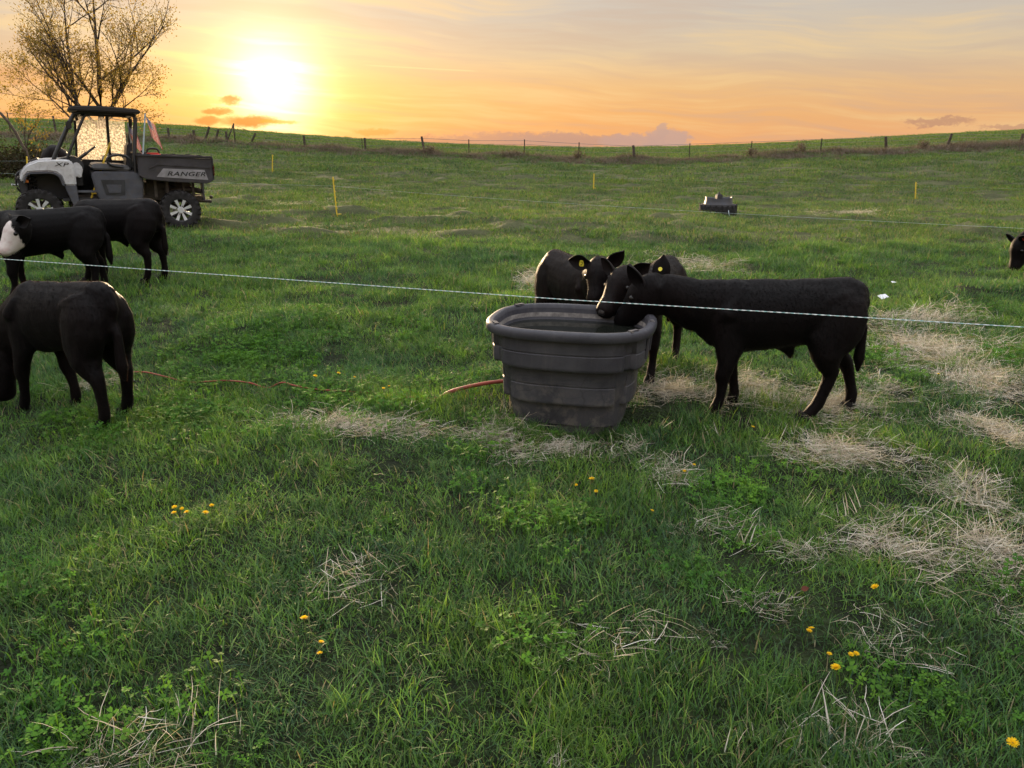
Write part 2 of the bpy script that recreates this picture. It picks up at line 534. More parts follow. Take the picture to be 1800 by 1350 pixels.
def scatter(name, protos, pts, rot, scl, mat, label, cat, pick=None):
    """one 'stuff' object: clump shapes plus points, instanced by geometry nodes inside the object itself"""
    V, F, T, R, P = [], [], [], [], []
    off = 0
    for i, (v, f, t, r) in enumerate(protos):
        V.append(v); F += [tuple(a + off for a in fc) for fc in f]; T.append(t); R.append(r)
        P.append(np.full(len(v), i)); off += len(v)
    npnt = len(pts)
    V.append(pts); T.append(np.zeros(npnt)); R.append(np.zeros(npnt)); P.append(np.full(npnt, -1))
    V = np.concatenate(V)
    me = bpy.data.meshes.new(name)
    me.from_pydata(V.tolist(), [], F)
    me.update()
    me.materials.append(mat)
    def att(nm, kind, data, key="value"):
        a = me.attributes.new(nm, kind, "POINT"); a.data.foreach_set(key, np.ascontiguousarray(data).ravel())
    att("t", "FLOAT", np.concatenate(T).astype(np.float32)); att("rnd", "FLOAT", np.concatenate(R).astype(np.float32))
    att("proto", "INT", np.concatenate(P).astype(np.int32))
    if pick is None:
        pick = RNG.integers(0, len(protos), npnt)
    att("pick", "INT", np.concatenate([np.zeros(off), pick]).astype(np.int32))
    rt = np.zeros((off + npnt, 3), np.float32); rt[off:] = rot
    sc = np.ones((off + npnt, 3), np.float32); sc[off:] = scl
    att("rot", "FLOAT_VECTOR", rt, "vector"); att("scl", "FLOAT_VECTOR", sc, "vector")
    o = bpy.data.objects.new(name, me)
    COL.objects.link(o)
    ng = bpy.data.node_groups.new(name, "GeometryNodeTree")
    ng.interface.new_socket("Geometry", in_out="INPUT", socket_type="NodeSocketGeometry")
    ng.interface.new_socket("Geometry", in_out="OUTPUT", socket_type="NodeSocketGeometry")
    N, L = ng.nodes, ng.links
    gi, go = N.new("NodeGroupInput"), N.new("NodeGroupOutput")
    def named(nm, dt):
        a = N.new("GeometryNodeInputNamedAttribute"); a.data_type = dt; a.inputs[0].default_value = nm
        return a.outputs[0]
    pid = named("proto", "INT")
    def sep(k):
        c = N.new("FunctionNodeCompare"); c.data_type = "INT"; c.operation = "EQUAL"
        L.new(pid, c.inputs[2]); c.inputs[3].default_value = k
        s = N.new("GeometryNodeSeparateGeometry"); s.domain = "POINT"
        L.new(gi.outputs[0], s.inputs[0]); L.new(c.outputs[0], s.inputs[1])
        return s.outputs[0]
    j = N.new("GeometryNodeGeometryToInstance")
    for k in range(len(protos)):
        L.new(sep(k), j.inputs[0])
    iop = N.new("GeometryNodeInstanceOnPoints")
    L.new(sep(-1), iop.inputs["Points"]); L.new(j.outputs[0], iop.inputs["Instance"])
    iop.inputs["Pick Instance"].default_value = True
    L.new(named("pick", "INT"), iop.inputs["Instance Index"])
    L.new(named("rot", "FLOAT_VECTOR"), iop.inputs["Rotation"]); L.new(named("scl", "FLOAT_VECTOR"), iop.inputs["Scale"])
    L.new(iop.outputs[0], go.inputs[0])
    md = o.modifiers.new("growth", "NODES"); md.node_group = ng
    tag(o, label, cat, kind="stuff")
    return o

def leaf_mat(name, cols, trans=0.4, rough=0.45, spec=0.35, patch=None, dead=None, deadf=0.06, tipcol=None):
    m, n, out = new_mat(name)
    rn = n.n("ShaderNodeAttribute", attribute_name="rnd").outputs["Fac"]
    tt = n.n("ShaderNodeAttribute", attribute_name="t").outputs["Fac"]
    oi = n.n("ShaderNodeObjectInfo").outputs["Random"]
    mixr = n.m("FRACT", n.m("ADD", rn, n.m("MULTIPLY", oi, 3.7)))
    c = n.ramp(mixr, [(i / (len(cols) - 1), tuple(q) + (1,)) for i, q in enumerate(cols)])
    pos = n.n("ShaderNodeNewGeometry").outputs["Position"]
    if patch:
        a = n.noise(pos, patch[0], 2, 0.6)
        c = n.mix(n.smooth(a, 0.36, 0.66), n.mix(1.0, c, patch[1] + (1,), "MULTIPLY"), n.mix(1.0, c, patch[2] + (1,), "MULTIPLY"))
        a2 = n.noise(pos, patch[0] * 6.5, 1, 0.6)
        c = n.mix(n.smooth(a2, 0.35, 0.65), n.mix(1.0, c, (0.72, 0.76, 0.8, 1), "MULTIPLY"), n.mix(1.0, c, (1.22, 1.18, 1.0, 1), "MULTIPLY"))
        a3 = n.noise(n.vm("ADD", n.vm("MULTIPLY", pos, (0.7, 1.5, 1.0)), (31.0, 7.0, 0.0)), 1.3, 3, 0.65)
        c = n.mix(n.smooth(a3, 0.52, 0.70, 0.0, 0.38), c, n.mix(1.0, c, (0.78, 0.60, 0.82, 1), "MULTIPLY"))
    if tipcol:
        c = n.mix(n.smooth(tt, 0.75, 1.0, 0.0, 0.5), c, tipcol + (1,))
    if dead:
        c = n.mix(n.smooth(mixr, 1 - deadf, 1 - deadf + 0.01), c, dead + (1,))
    p = n.n("ShaderNodeBsdfPrincipled")
    n.put(p.inputs["Base Color"], c)
    p.inputs["Roughness"].default_value = rough
    p.inputs["Specular IOR Level"].default_value = spec
    tr = n.n("ShaderNodeBsdfTranslucent")
    n.put(tr.inputs[0], n.mix(1.0, c, (1.25, 1.2, 0.55, 1), "MULTIPLY"))
    mx = n.n("ShaderNodeMixShader"); mx.inputs[0].default_value = trans
    n.t.links.new(p.outputs[0], mx.inputs[1]); n.t.links.new(tr.outputs[0], mx.inputs[2])
    n.t.links.new(mx.outputs[0], out.inputs[0])
    return m

GREENS = [(0.018, 0.052, 0.017), (0.092, 0.210, 0.034), (0.046, 0.105, 0.056), (0.140, 0.270, 0.042), (0.062, 0.165, 0.036), (0.200, 0.315, 0.075), (0.035, 0.088, 0.030), (0.110, 0.220, 0.062)]
m_grass = leaf_mat("grass_blade", GREENS, 0.42, 0.60, 0.45, (0.8, (0.72, 0.84, 1.05), (1.18, 1.14, 0.8)), (0.26, 0.22, 0.13), 0.05, (0.17, 0.20, 0.06))
m_grass_far = leaf_mat("far_grass_blade", [tuple(q * k for q, k in zip(c_, (1.0, 0.90, 1.1))) for c_ in GREENS], 0.36, 0.6, 0.2, (0.5, (0.72, 0.78, 0.95), (1.15, 1.10, 0.85)), (0.24, 0.19, 0.12), 0.10, (0.15, 0.15, 0.06))
m_clover = leaf_mat("clover_leaf", [(0.045, 0.130, 0.022), (0.085, 0.20, 0.028), (0.06, 0.16, 0.026), (0.12, 0.25, 0.04)], 0.38, 0.65, 0.12, (1.2, (0.75, 0.85, 0.9), (1.15, 1.1, 0.9)))
m_straw = leaf_mat("dry_straw", [(0.40, 0.33, 0.26), (0.55, 0.49, 0.41), (0.26, 0.20, 0.155), (0.66, 0.62, 0.56), (0.46, 0.40, 0.33)], 0.22, 0.6, 0.3)
m_brush = leaf_mat("dead_brush", [(0.12, 0.09, 0.075), (0.19, 0.15, 0.12), (0.085, 0.065, 0.058), (0.25, 0.20, 0.165)], 0.2, 0.8, 0.2)

def field_points(y0, y1, dens, margin=1.6, seed=0, keep=None):
    """even random points over the part of the field that can be seen, plus a margin"""
    r = np.random.default_rng(seed)
    hw = lambda y: 0.71 * y + margin
    area = (y1 - y0) * (hw(y0) + hw(y1))
    n = int(area * dens)
    y = r.uniform(y0, y1, int(n * 1.05)); x = r.uniform(-1, 1, len(y)) * hw(y1)
    ok = np.abs(x) < hw(y)
    x, y = x[ok], y[ok]
    if keep is not None:
        k = keep(x, y, r); x, y = x[k], y[k]
    return x, y

# straw patches: centre pixel, half width and half height in pixels, density of the litter 0..1
STRAW = [
    (500, 745, 50, 14, .35), (600, 752, 70, 24, .8), (720, 775, 80, 20, .55), (880, 775, 55, 30, .7), (980, 798, 100, 20, .75), (1175, 845, 46, 18, .7),
    (1180, 700, 90, 30, .7), (1320, 690, 70, 30, .7), (1470, 715, 90, 30, .9), (1560, 690, 40, 20, .5),
    (1470, 812, 110, 24, .85), (1640, 620, 130, 40, .4), (1740, 680, 80, 44, .7), (1780, 780, 50, 50, .6), (1700, 870, 110, 50, .55),
    (1740, 985, 80, 60, .9), (1600, 985, 110, 50, .55), (1500, 965, 60, 26, .6), (1320, 1085, 50, 22, .55), (1110, 1130, 70, 26, .5),
    (1420, 1000, 60, 30, .35), (1640, 565, 90, 12, .5), (950, 505, 22, 14, .9), (1220, 470, 60, 12, .15), (640, 1030, 46, 16, .25),
    (1570, 1150, 60, 26, .4), (1280, 950, 60, 24, .3), (150, 680, 40, 14, .4), (250, 1330, 80, 22, .2), (1430, 1325, 90, 20, .3),
    (1760, 1090, 60, 30, .4), (1500, 378, 110, 4, .03), (1090, 795, 40, 12, .5), (1700, 750, 60, 30, .35), (520, 362, 40, 4, .04),
]
def patches(lst):
    """patch centres and half sizes on the ground"""
    out = []
    for (px, py, rx, ry, n) in lst:
        x0, y0, _ = on_ground(px, py)
        ya = on_ground(px, py - ry)[1]; yb = on_ground(px, py + ry)[1]
        out.append((x0, y0, rx / FPX * math.hypot(y0, 1.6), abs(ya - yb) / 2, n))
    return out
STRAW_G = patches(STRAW)
def patch_points(lst, seed, per_m2):
    r = np.random.default_rng(seed)
    X, Y = [], []
    for (x0, y0, hx, hy, d) in lst:
        n = max(2, int(per_m2 * d * math.pi * hx * hy))
        a = r.uniform(0, 2 * np.pi, n); q = np.abs(r.normal(0, 0.74, n))
        X.append(x0 + hx * q * np.cos(a)); Y.append(y0 + hy * q * np.sin(a))
    return np.concatenate(X), np.concatenate(Y)

def straw_cover(x, y):
    """0..1 how much of the turf is smothered by straw"""
    out = np.zeros(len(x))
    for (x0, y0, hx, hy, d) in STRAW_G:
        out = np.maximum(out, np.clip(1.2 - ((x - x0) / hx) ** 2 - ((y - y0) / hy) ** 2, 0, 1) * d)
    return out

def euler_rand(n, tilt, r):
    return np.column_stack([r.normal(0, tilt, n), r.normal(0, tilt, n), r.uniform(0, 2 * np.pi, n)])

TANK_XY = (0.350, 4.44)
def clear_spots(x, y):
    return ~(((np.abs(x - TANK_XY[0]) < 0.36) & (np.abs(y - TANK_XY[1]) < 0.22)))

def make_grass():
    r = np.random.default_rng(77)
    # near turf
    protos = [blades(140, 0.17, 0.025, 0.068, 0.0046, 0.6, 0.7, s) for s in range(1, 6)]
    protos += [blades(110, 0.16, 0.04, 0.100, 0.0046, 0.55, 1.0, s) for s in range(6, 9)]
    kp = lambda x, y, q: (q.uniform(0, 1, len(x)) > 0.62 * straw_cover(x, y)) & clear_spots(x, y)
    X, Y, S = [], [], []
    for (y0, y1, d, sz, sd) in [(0.7, 3.2, 120, 0.95, 1), (3.2, 6.5, 78, 1.05, 2), (6.5, 12.5, 34, 1.4, 3)]:
        x, y = field_points(y0, y1, d, 1.5, sd, kp)
        hv = 0.55 + 1.05 * fbm(x * 1.5, y * 1.5, 91)
        X.append(x); Y.append(y); S.append(np.column_stack([np.full(len(x), sz), np.full(len(x), sz), sz * hv]) * r.uniform(0.75, 1.25, (len(x), 1)))
    x, y, s = np.concatenate(X), np.concatenate(Y), np.concatenate(S)
    scatter("grass_turf", protos, np.column_stack([x, y, gz(x, y) - 0.006]), euler_rand(len(x), 0.08, r), s, m_grass,
            "short green pasture grass covering the near field", "grass")
    # taller tufts
    protos = [blades(70, 0.06, 0.08, 0.165, 0.0040, 0.55, 1.0, s, 4) for s in range(21, 26)]
    kp2 = lambda x, y, q: (fbm(x * 0.8, y * 0.8, 17) + q.normal(0, 0.06, len(x)) > 0.54) & clear_spots(x, y)
    X, Y, S = [], [], []
    for (y0, y1, d, sz, sd) in [(0.8, 4.0, 26, 0.85, 5), (4.0, 9.0, 13, 0.85, 6), (9, 16, 4, 1.0, 7)]:
        x, y = field_points(y0, y1, d, 1.8, sd, kp2)
        X.append(x); Y.append(y); S.append((sz * r.uniform(0.55, 1.15, len(x)))[:, None] * np.ones((1, 3)))
    # tufts growing at the foot of the tank
    tx = r.uniform(-0.1, 0.75, 26); ty = 4.13 + r.normal(0, 0.04, 26)
    X.append(tx); Y.append(ty); S.append(r.uniform(0.6, 1.0, 26)[:, None] * np.ones((1, 3)))
    x, y, s = np.concatenate(X), np.concatenate(Y), np.concatenate(S)
    scatter("grass_tufts", protos, np.column_stack([x, y, gz(x, y) - 0.006]), euler_rand(len(x), 0.12, r), s, m_grass,
            "taller arching green grass tufts scattered through the turf", "grass")
    # middle and far field
    protos = [blades(150, 0.5, 0.06, 0.13, 0.010, 0.6, 0.8, s, 2) for s in range(31, 36)]
    X, Y, S = [], [], []
    for (y0, y1, d, sz, sd) in [(11.5, 22, 8, 0.9, 8), (22, 40, 3.2, 1.3, 9), (40, 64, 1.4, 1.9, 10)]:
        x, y = field_points(y0, y1, d, 2.0, sd)
        hv = 0.5 + 1.1 * fbm(x * 0.6, y * 0.9, 95)
        X.append(x); Y.append(y); S.append(np.column_stack([np.full(len(x), sz), np.full(len(x), sz), sz * hv * 0.9]) * r.uniform(0.75, 1.25, (len(x), 1)))
    x, y = field_points(64, 128, 0.9, 2.0, 12)
    X.append(x); Y.append(y); S.append(r.uniform(2.0, 3.4, len(x))[:, None] * np.ones((1, 3)))
    x, y, s = np.concatenate(X), np.concatenate(Y), np.concatenate(S)
    scatter("grass_field", protos, np.column_stack([x, y, gz(x, y) - 0.01]), euler_rand(len(x), 0.06, r), s, m_grass_far,
            "green tussocky grass of the far pasture up to the ridge", "grass")
    # clover
    protos = [clover_clump(42, 0.13, 0.025, 0.07, 0.013, s) for s in range(41, 46)]
    kp3 = lambda x, y, q: (fbm(x * 0.9, y * 0.9, 63) + q.normal(0, 0.05, len(x)) > 0.57) & (q.uniform(0, 1, len(x)) > 0.8 * straw_cover(x, y)) & clear_spots(x, y)
    X, Y = [], []
    for (y0, y1, d, sd) in [(0.8, 3.5, 42, 13), (3.5, 7.5, 26, 14)]:
        x, y = field_points(y0, y1, d, 1.5, sd, kp3); X.append(x); Y.append(y)
    px_, py_ = patch_points(patches([(1590, 1240, 120, 60, 1), (110, 1300, 130, 50, 1), (960, 1165, 120, 30, .7), (420, 640, 170, 60, .6),
                             (1290, 890, 120, 50, .8), (1000, 930, 150, 60, .6), (330, 740, 180, 40, .8), (1200, 1010, 120, 40, .6)]), 15, 45)
    X.append(px_); Y.append(py_)
    x, y = np.concatenate(X), np.concatenate(Y)
    scatter("clover", protos, np.column_stack([x, y, gz(x, y) - 0.004]), euler_rand(len(x), 0.1, r), r.uniform(0.7, 1.3, len(x))[:, None] * np.ones((1, 3)), m_clover,
            "green three-leaved clover spreading between the grass", "clover")
    # straw
    protos = [straw_tangle(52, 0.19, 0.16, 0.0023, s, 0.022, 0.12) for s in range(51, 57)]
    protos += [straw_tangle(30, 0.12, 0.19, 0.0025, s, 0.04, 0.4) for s in range(57, 60)]
    SX, SY = patch_points(STRAW_G, 4, 175)
    fs = np.clip(np.hypot(SX, SY) / 6.0, 0.85, 1.5)
    sc = r.uniform(0.55, 1.15, len(SX)) * fs
    x2, y2 = field_points(0.9, 9, 2.6, 1.5, 16, lambda x, y, q: fbm(x * 0.7, y * 0.7, 131) > 0.5)
    x = np.concatenate([SX, x2]); y = np.concatenate([SY, y2]); sc = np.concatenate([sc, r.uniform(0.25, 0.5, len(x2))])
    ok = clear_spots(x, y)
    x, y, sc = x[ok], y[ok], sc[ok]
    rt = euler_rand(len(x), 0.08, r); rt[:, 2] = r.normal(0, 0.9, len(x))
    scatter("dry_straw", protos, np.column_stack([x, y, gz(x, y) + 0.018]), rt, sc[:, None] * np.array([[1, 1, 0.75]]), m_straw,
            "bleached tan straw lying in tangled heaps on the turf", "straw")
    # upright bleached stalks among the straw
    protos = [blades(9, 0.10, 0.07, 0.17, 0.0055, 0.45, 0.35, s, 3) for s in range(81, 85)]
    x, y = patch_points(patches([(1200, 770, 150, 26, .5), (1330, 760, 120, 24, .5), (1480, 790, 120, 30, .4), (960, 745, 90, 10, .5), (1690, 900, 120, 120, .35), (1420, 1320, 130, 26, .3), (260, 1320, 120, 26, .25),
                                 (1600, 900, 150, 60, .3), (1320, 960, 80, 60, .2), (880, 740, 60, 20, .4)]), 19, 26)
    ok = clear_spots(x, y); x, y = x[ok], y[ok]
    scatter("dry_stalks", protos, np.column_stack([x, y, gz(x, y)]), euler_rand(len(x), 0.2, r), r.uniform(0.5, 1.1, len(x))[:, None] * np.ones((1, 3)), m_straw,
            "pale upright dead stalks standing among the straw", "dry grass")
    # dead growth along the back fence
    protos = [blades(60, 0.45, 0.25, 0.65, 0.022, 0.7, 0.9, s, 3) for s in range(61, 65)]
    n = 5000
    x = r.uniform(-56, 56, n); y = FENCE_Y + r.normal(0, 1.7, n)
    s = r.uniform(0.35, 1.0, n) * (0.30 + 1.3 * fbm(x * 0.45, y * 0.3, 71))
    scatter("fence_row_brush", protos, np.column_stack([x, y, gz(x, y) - 0.02]), euler_rand(n, 0.1, r), s[:, None] * np.ones((1, 3)), m_brush,
            "brown dead weeds and brush along the old fence line", "brush")
make_grass()

# ------------------------------------------------------------------ cattle
def loft(bm, pts, radii, seg=14, up=(0, 0, 1), cap=True):
    """closed tube through pts; radii are (side, up) half sizes"""
    pts = [Vector(p) for p in pts]
    rings = []
    up = Vector(up)
    for i, p in enumerate(pts):
        t = (pts[min(i + 1, len(pts) - 1)] - pts[max(i - 1, 0)]).normalized()
        u = up - t * up.dot(t)
        if u.length < 0.15:
            u = Vector((1, 0, 0)) - t * t.x
        u.normalize()
        s = t.cross(u).normalized()
        rw, rh = radii[i] if isinstance(radii[i], (tuple, list)) else (radii[i], radii[i])
        rings.append([bm.verts.new(p + s * (rw * math.cos(a)) + u * (rh * math.sin(a)))
                      for a in (2 * math.pi * k / seg for k in range(seg))])
    for a, b in zip(rings, rings[1:]):
        for k in range(seg):
            bm.faces.new((a[k], a[(k + 1) % seg], b[(k + 1) % seg], b[k]))
    if cap:
        for rg, p, flip in ((rings[0], pts[0], True), (rings[-1], pts[-1], False)):
            c = bm.verts.new(p)
            for k in range(seg):
                q = (rg[k], rg[(k + 1) % seg], c)
                bm.faces.new(q[::-1] if flip else q)
    return rings

def remeshed(bm, voxel, smooth_iter=6, smooth_fac=0.5):
    """union of overlapping closed tubes as one continuous surface"""
    bmesh.ops.recalc_face_normals(bm, faces=bm.faces)
    me = bpy.data.meshes.new("tmp"); bm.to_mesh(me); bm.free()
    o = bpy.data.objects.new("tmp", me); COL.objects.link(o)
    md = o.modifiers.new("r", "REMESH"); md.mode = "VOXEL"; md.voxel_size = voxel; md.use_smooth_shade = True
    sm = o.modifiers.new("s", "SMOOTH"); sm.iterations = smooth_iter; sm.factor = smooth_fac
    dg = bpy.context.evaluated_depsgraph_get(); dg.update()
    res = bpy.data.meshes.new_from_object(o.evaluated_get(dg))
    bpy.data.objects.remove(o); bpy.data.meshes.remove(me)
    return res

def hide_mat(name, c1, c2, white=False):
    m, n, out = new_mat(name)
    p = n.n("ShaderNodeBsdfPrincipled")
    pos = n.n("ShaderNodeTexCoord").outputs["Object"]
    sv = n.vm("MULTIPLY", pos, (1.0, 1.0, 0.35))
    f = n.noise(sv, 5.0, 4, 0.6); f2 = n.noise(n.vm("MULTIPLY", pos, (1.0, 1.0, 0.18)), 90.0, 3, 0.6)
    c = n.mix(n.smooth(f, 0.35, 0.68), c1 + (1,), c2 + (1,))
    c = n.mix(n.smooth(f2, 0.4, 0.75, 0, 0.55), c, tuple(min(1, q * 1.7) for q in c2) + (1,))
    if white:
        w = n.n("ShaderNodeAttribute", attribute_name="white").outputs["Fac"]
        wn = n.m("ADD", w, n.m("MULTIPLY", n.m("SUBTRACT", n.noise(n.vm("MULTIPLY", pos, (1.0, 1.0, 0.4)), 34.0, 3, 0.7), 0.5), 1.1))
        pink = n.mix(n.smooth(n.noise(pos, 14.0, 3), 0.45, 0.7, 0, 0.5), (0.60, 0.54, 0.52, 1), (0.42, 0.27, 0.26, 1))
        c = n.mix(n.smooth(wn, 0.40, 0.62), c, pink)
    n.put(p.inputs["Base Color"], c)
    p.inputs["Roughness"].default_value = 0.58
    p.inputs["Specular IOR Level"].default_value = 0.10
    p.inputs["Sheen Weight"].default_value = 0.015
    p.inputs["Sheen Roughness"].default_value = 0.5
    b = n.n("ShaderNodeBump"); b.inputs["Strength"].default_value = 0.5; b.inputs["Distance"].default_value = 0.004
    n.put(b.inputs["Height"], f2); n.put(p.inputs["Normal"], b.outputs[0])
    n.t.links.new(p.outputs[0], out.inputs[0])
    return m

m_black = hide_mat("black_hide", (0.0018, 0.0013, 0.0018), (0.0046, 0.0027, 0.0030))
m_brown = hide_mat("dark_brown_hide", (0.0030, 0.0018, 0.0019), (0.0070, 0.0036, 0.0034))
m_white = hide_mat("black_hide_white_face", (0.0018, 0.0014, 0.0018), (0.0036, 0.0025, 0.0030), True)
m_hoof = simple_mat("hoof_horn", (0.010, 0.009, 0.008), 0.7, 0.2)
m_eye = simple_mat("eye", (0.006, 0.004, 0.004), 0.18, 0.35, var=0.1)
m_nose = simple_mat("nose_leather", (0.014, 0.011, 0.012), 0.3, 0.6, bump=0.4, bscale=120)
m_pinknose = simple_mat("pink_nose_leather", (0.40, 0.20, 0.20), 0.4, 0.5)
m_yellowtag = simple_mat("yellow_tag_plastic", (0.72, 0.62, 0.05), 0.4, 0.4, var=0.08)
m_redtag = simple_mat("red_tag_plastic", (0.55, 0.06, 0.03), 0.4, 0.4, var=0.08)
m_black_print = simple_mat("black_print", (0.012, 0.012, 0.013), 0.6, 0.2, var=0.1)

def coat_mat(name, c, glow, white=False):
    """loose outer hairs: dark from the front, warm where light comes through them"""
    m, n, out = new_mat(name)
    p = n.n("ShaderNodeBsdfPrincipled"); p.inputs["Roughness"].default_value = 0.6; p.inputs["Specular IOR Level"].default_value = 0.06
    t = n.n("ShaderNodeBsdfTranslucent")
    cc, gg = c + (1,), glow + (1,)
    if white:
        w = n.smooth(n.n("ShaderNodeAttribute", attribute_name="white").outputs["Fac"], 0.3, 0.7)
        cc = n.mix(w, cc, (0.6, 0.54, 0.5, 1)); gg = n.mix(w, gg, (0.5, 0.4, 0.35, 1))
    n.put(p.inputs["Base Color"], cc); n.put(t.inputs[0], gg)
    mx = n.n("ShaderNodeMixShader"); mx.inputs[0].default_value = 0.5
    n.t.links.new(p.outputs[0], mx.inputs[1]); n.t.links.new(t.outputs[0], mx.inputs[2]); n.t.links.new(mx.outputs[0], out.inputs[0])
    return m
COATS = {"black_hide": coat_mat("black_coat", (0.0024, 0.0019, 0.0023), (0.045, 0.022, 0.014)),
         "dark_brown_hide": coat_mat("brown_coat", (0.0045, 0.0027, 0.0026), (0.07, 0.03, 0.017)),
         "black_hide_white_face": coat_mat("black_and_white_coat", (0.0024, 0.0019, 0.0023), (0.045, 0.022, 0.014), True)}

def fur(parent, me, n, mat, seed, length=0.018, white=None):
    """short coat standing off the body so that its outline is soft"""
    r = np.random.default_rng(seed)
    me.calc_loop_triangles()
    nt = len(me.loop_triangles)
    tri = np.zeros(nt * 3, np.int32); me.loop_triangles.foreach_get("vertices", tri); tri = tri.reshape(-1, 3)
    co = np.zeros(len(me.vertices) * 3, np.float32); me.vertices.foreach_get("co", co); co = co.reshape(-1, 3)
    a, b, c = co[tri[:, 0]], co[tri[:, 1]], co[tri[:, 2]]
    nr = np.cross(b - a, c - a); ar = np.linalg.norm(nr, axis=1) + 1e-12; nr = nr / ar[:, None]
    pick = r.choice(nt, n, p=ar / ar.sum())
    u = r.uniform(0, 1, (n, 2)); fl = u.sum(1) > 1; u[fl] = 1 - u[fl]
    P = a[pick] + (b - a)[pick] * u[:, :1] + (c - a)[pick] * u[:, 1:]
    N = nr[pick]
    flow = np.array([-0.55, 0, -0.85]) + r.normal(0, 0.30, (n, 3))
    flow = flow - N * (flow * N).sum(1)[:, None]
    D = flow / (np.linalg.norm(flow, axis=1)[:, None] + 1e-6) + N * r.uniform(0.15, 0.6, (n, 1))
    D /= np.linalg.norm(D, axis=1)[:, None]
    S = np.cross(D, N); S /= (np.linalg.norm(S, axis=1)[:, None] + 1e-6)
    L = length * r.uniform(0.5, 1.3, (n, 1)); w = 0.0011
    low = P[:, 2] < 0.12
    L[low] *= 0.4
    V = np.stack([P - S * w - N * 0.002, P + S * w - N * 0.002, P + D * L], 1).reshape(-1, 3)
    m2 = bpy.data.meshes.new("coat")
    m2.from_pydata(V.tolist(), [], np.arange(3 * n).reshape(-1, 3).tolist())
    m2.materials.append(mat)
    if white is not None:
        wa = np.repeat(white(P), 3).astype(np.float32)
        at = m2.attributes.new("white", "FLOAT", "POINT"); at.data.foreach_set("value", wa)
    o = bpy.data.objects.new("coat", m2); COL.objects.link(o); o.parent = parent
    return o

def ear_mesh(base, axis_, normal, length=0.160, width=0.056):
    """cupped leaf-shaped ear with thickness"""
    A = Vector(axis_).normalized(); Nn = Vector(normal); Nn = (Nn - A * Nn.dot(A)).normalized(); S = A.cross(Nn)
    bm = bmesh.new()
    nu, nv = 9, 7
    prof = [0.42, 0.66, 0.88, 1.0, 1.0, 0.92, 0.74, 0.46, 0.10]
    layers = []
    for th in (0.0, -0.007):
        g_ = []
        for i in range(nu):
            t = i / (nu - 1)
            row = []
            for j in range(nv):
                s = (j / (nv - 1)) * 2 - 1
                cup = (s * s) * width * (0.75 - 0.45 * t) - 0.10 * length * t * t
                row.append(bm.verts.new(Vector(base) + A * (length * t) + S * (s * width * prof[i]) + Nn * (cup + th)))
            g_.append(row)
        layers.append(g_)
    for L_, fl in ((layers[0], 0), (layers[1], 1)):
        for i in range(nu - 1):
            for j in range(nv - 1):
                q = (L_[i][j], L_[i + 1][j], L_[i + 1][j + 1], L_[i][j + 1])
                bm.faces.new(q[::-1] if fl else q)
    T, B = layers
    edge_t = [T[i][0] for i in range(nu)] + [T[nu - 1][j] for j in range(1, nv)] + [T[i][nv - 1] for i in range(nu - 2, -1, -1)] + [T[0][j] for j in range(nv - 2, 0, -1)]
    edge_b = [B[i][0] for i in range(nu)] + [B[nu - 1][j] for j in range(1, nv)] + [B[i][nv - 1] for i in range(nu - 2, -1, -1)] + [B[0][j] for j in range(nv - 2, 0, -1)]
    for k in range(len(edge_t)):
        k2 = (k + 1) % len(edge_t)
        bm.faces.new((edge_t[k], edge_b[k], edge_b[k2], edge_t[k2]))
    bmesh.ops.recalc_face_normals(bm, faces=bm.faces)
    return bm, A, Nn, S

HS = [(-.03, .01, .062, .070), (.02, .008, .086, .098), (.07, .014, .098, .116), (.125, .022, .094, .116), (.18, .030, .078, .100),
      (.235, .034, .066, .080), (.28, .035, .066, .068), (.315, .036, .065, .058), (.340, .036, .052, .046), (.353, .036, .030, .026)]
FRONT = [(.335, .74, .050), (.345, .66, .092), (.342, .60, .104), (.33, .52, .096), (.318, .44, .086), (.326, .35, .064), (.338, .275, .058), (.330, .22, .042), (.328, .15, .037),
         (.335, .10, .043), (.345, .075, .043), (.356, .045, .042), (.364, .020, .045), (.366, .0, .047)]
HIND = [(-.305, .80, .070), (-.312, .73, .130), (-.315, .66, .156), (-.305, .57, .158), (-.285, .48, .142), (-.300, .40, .108), (-.338, .335, .074), (-.368, .30, .058), (-.372, .25, .048),
        (-.370, .16, .041), (-.366, .10, .045), (-.355, .072, .044), (-.342, .045, .043), (-.332, .020, .046), (-.330, .0, .047)]

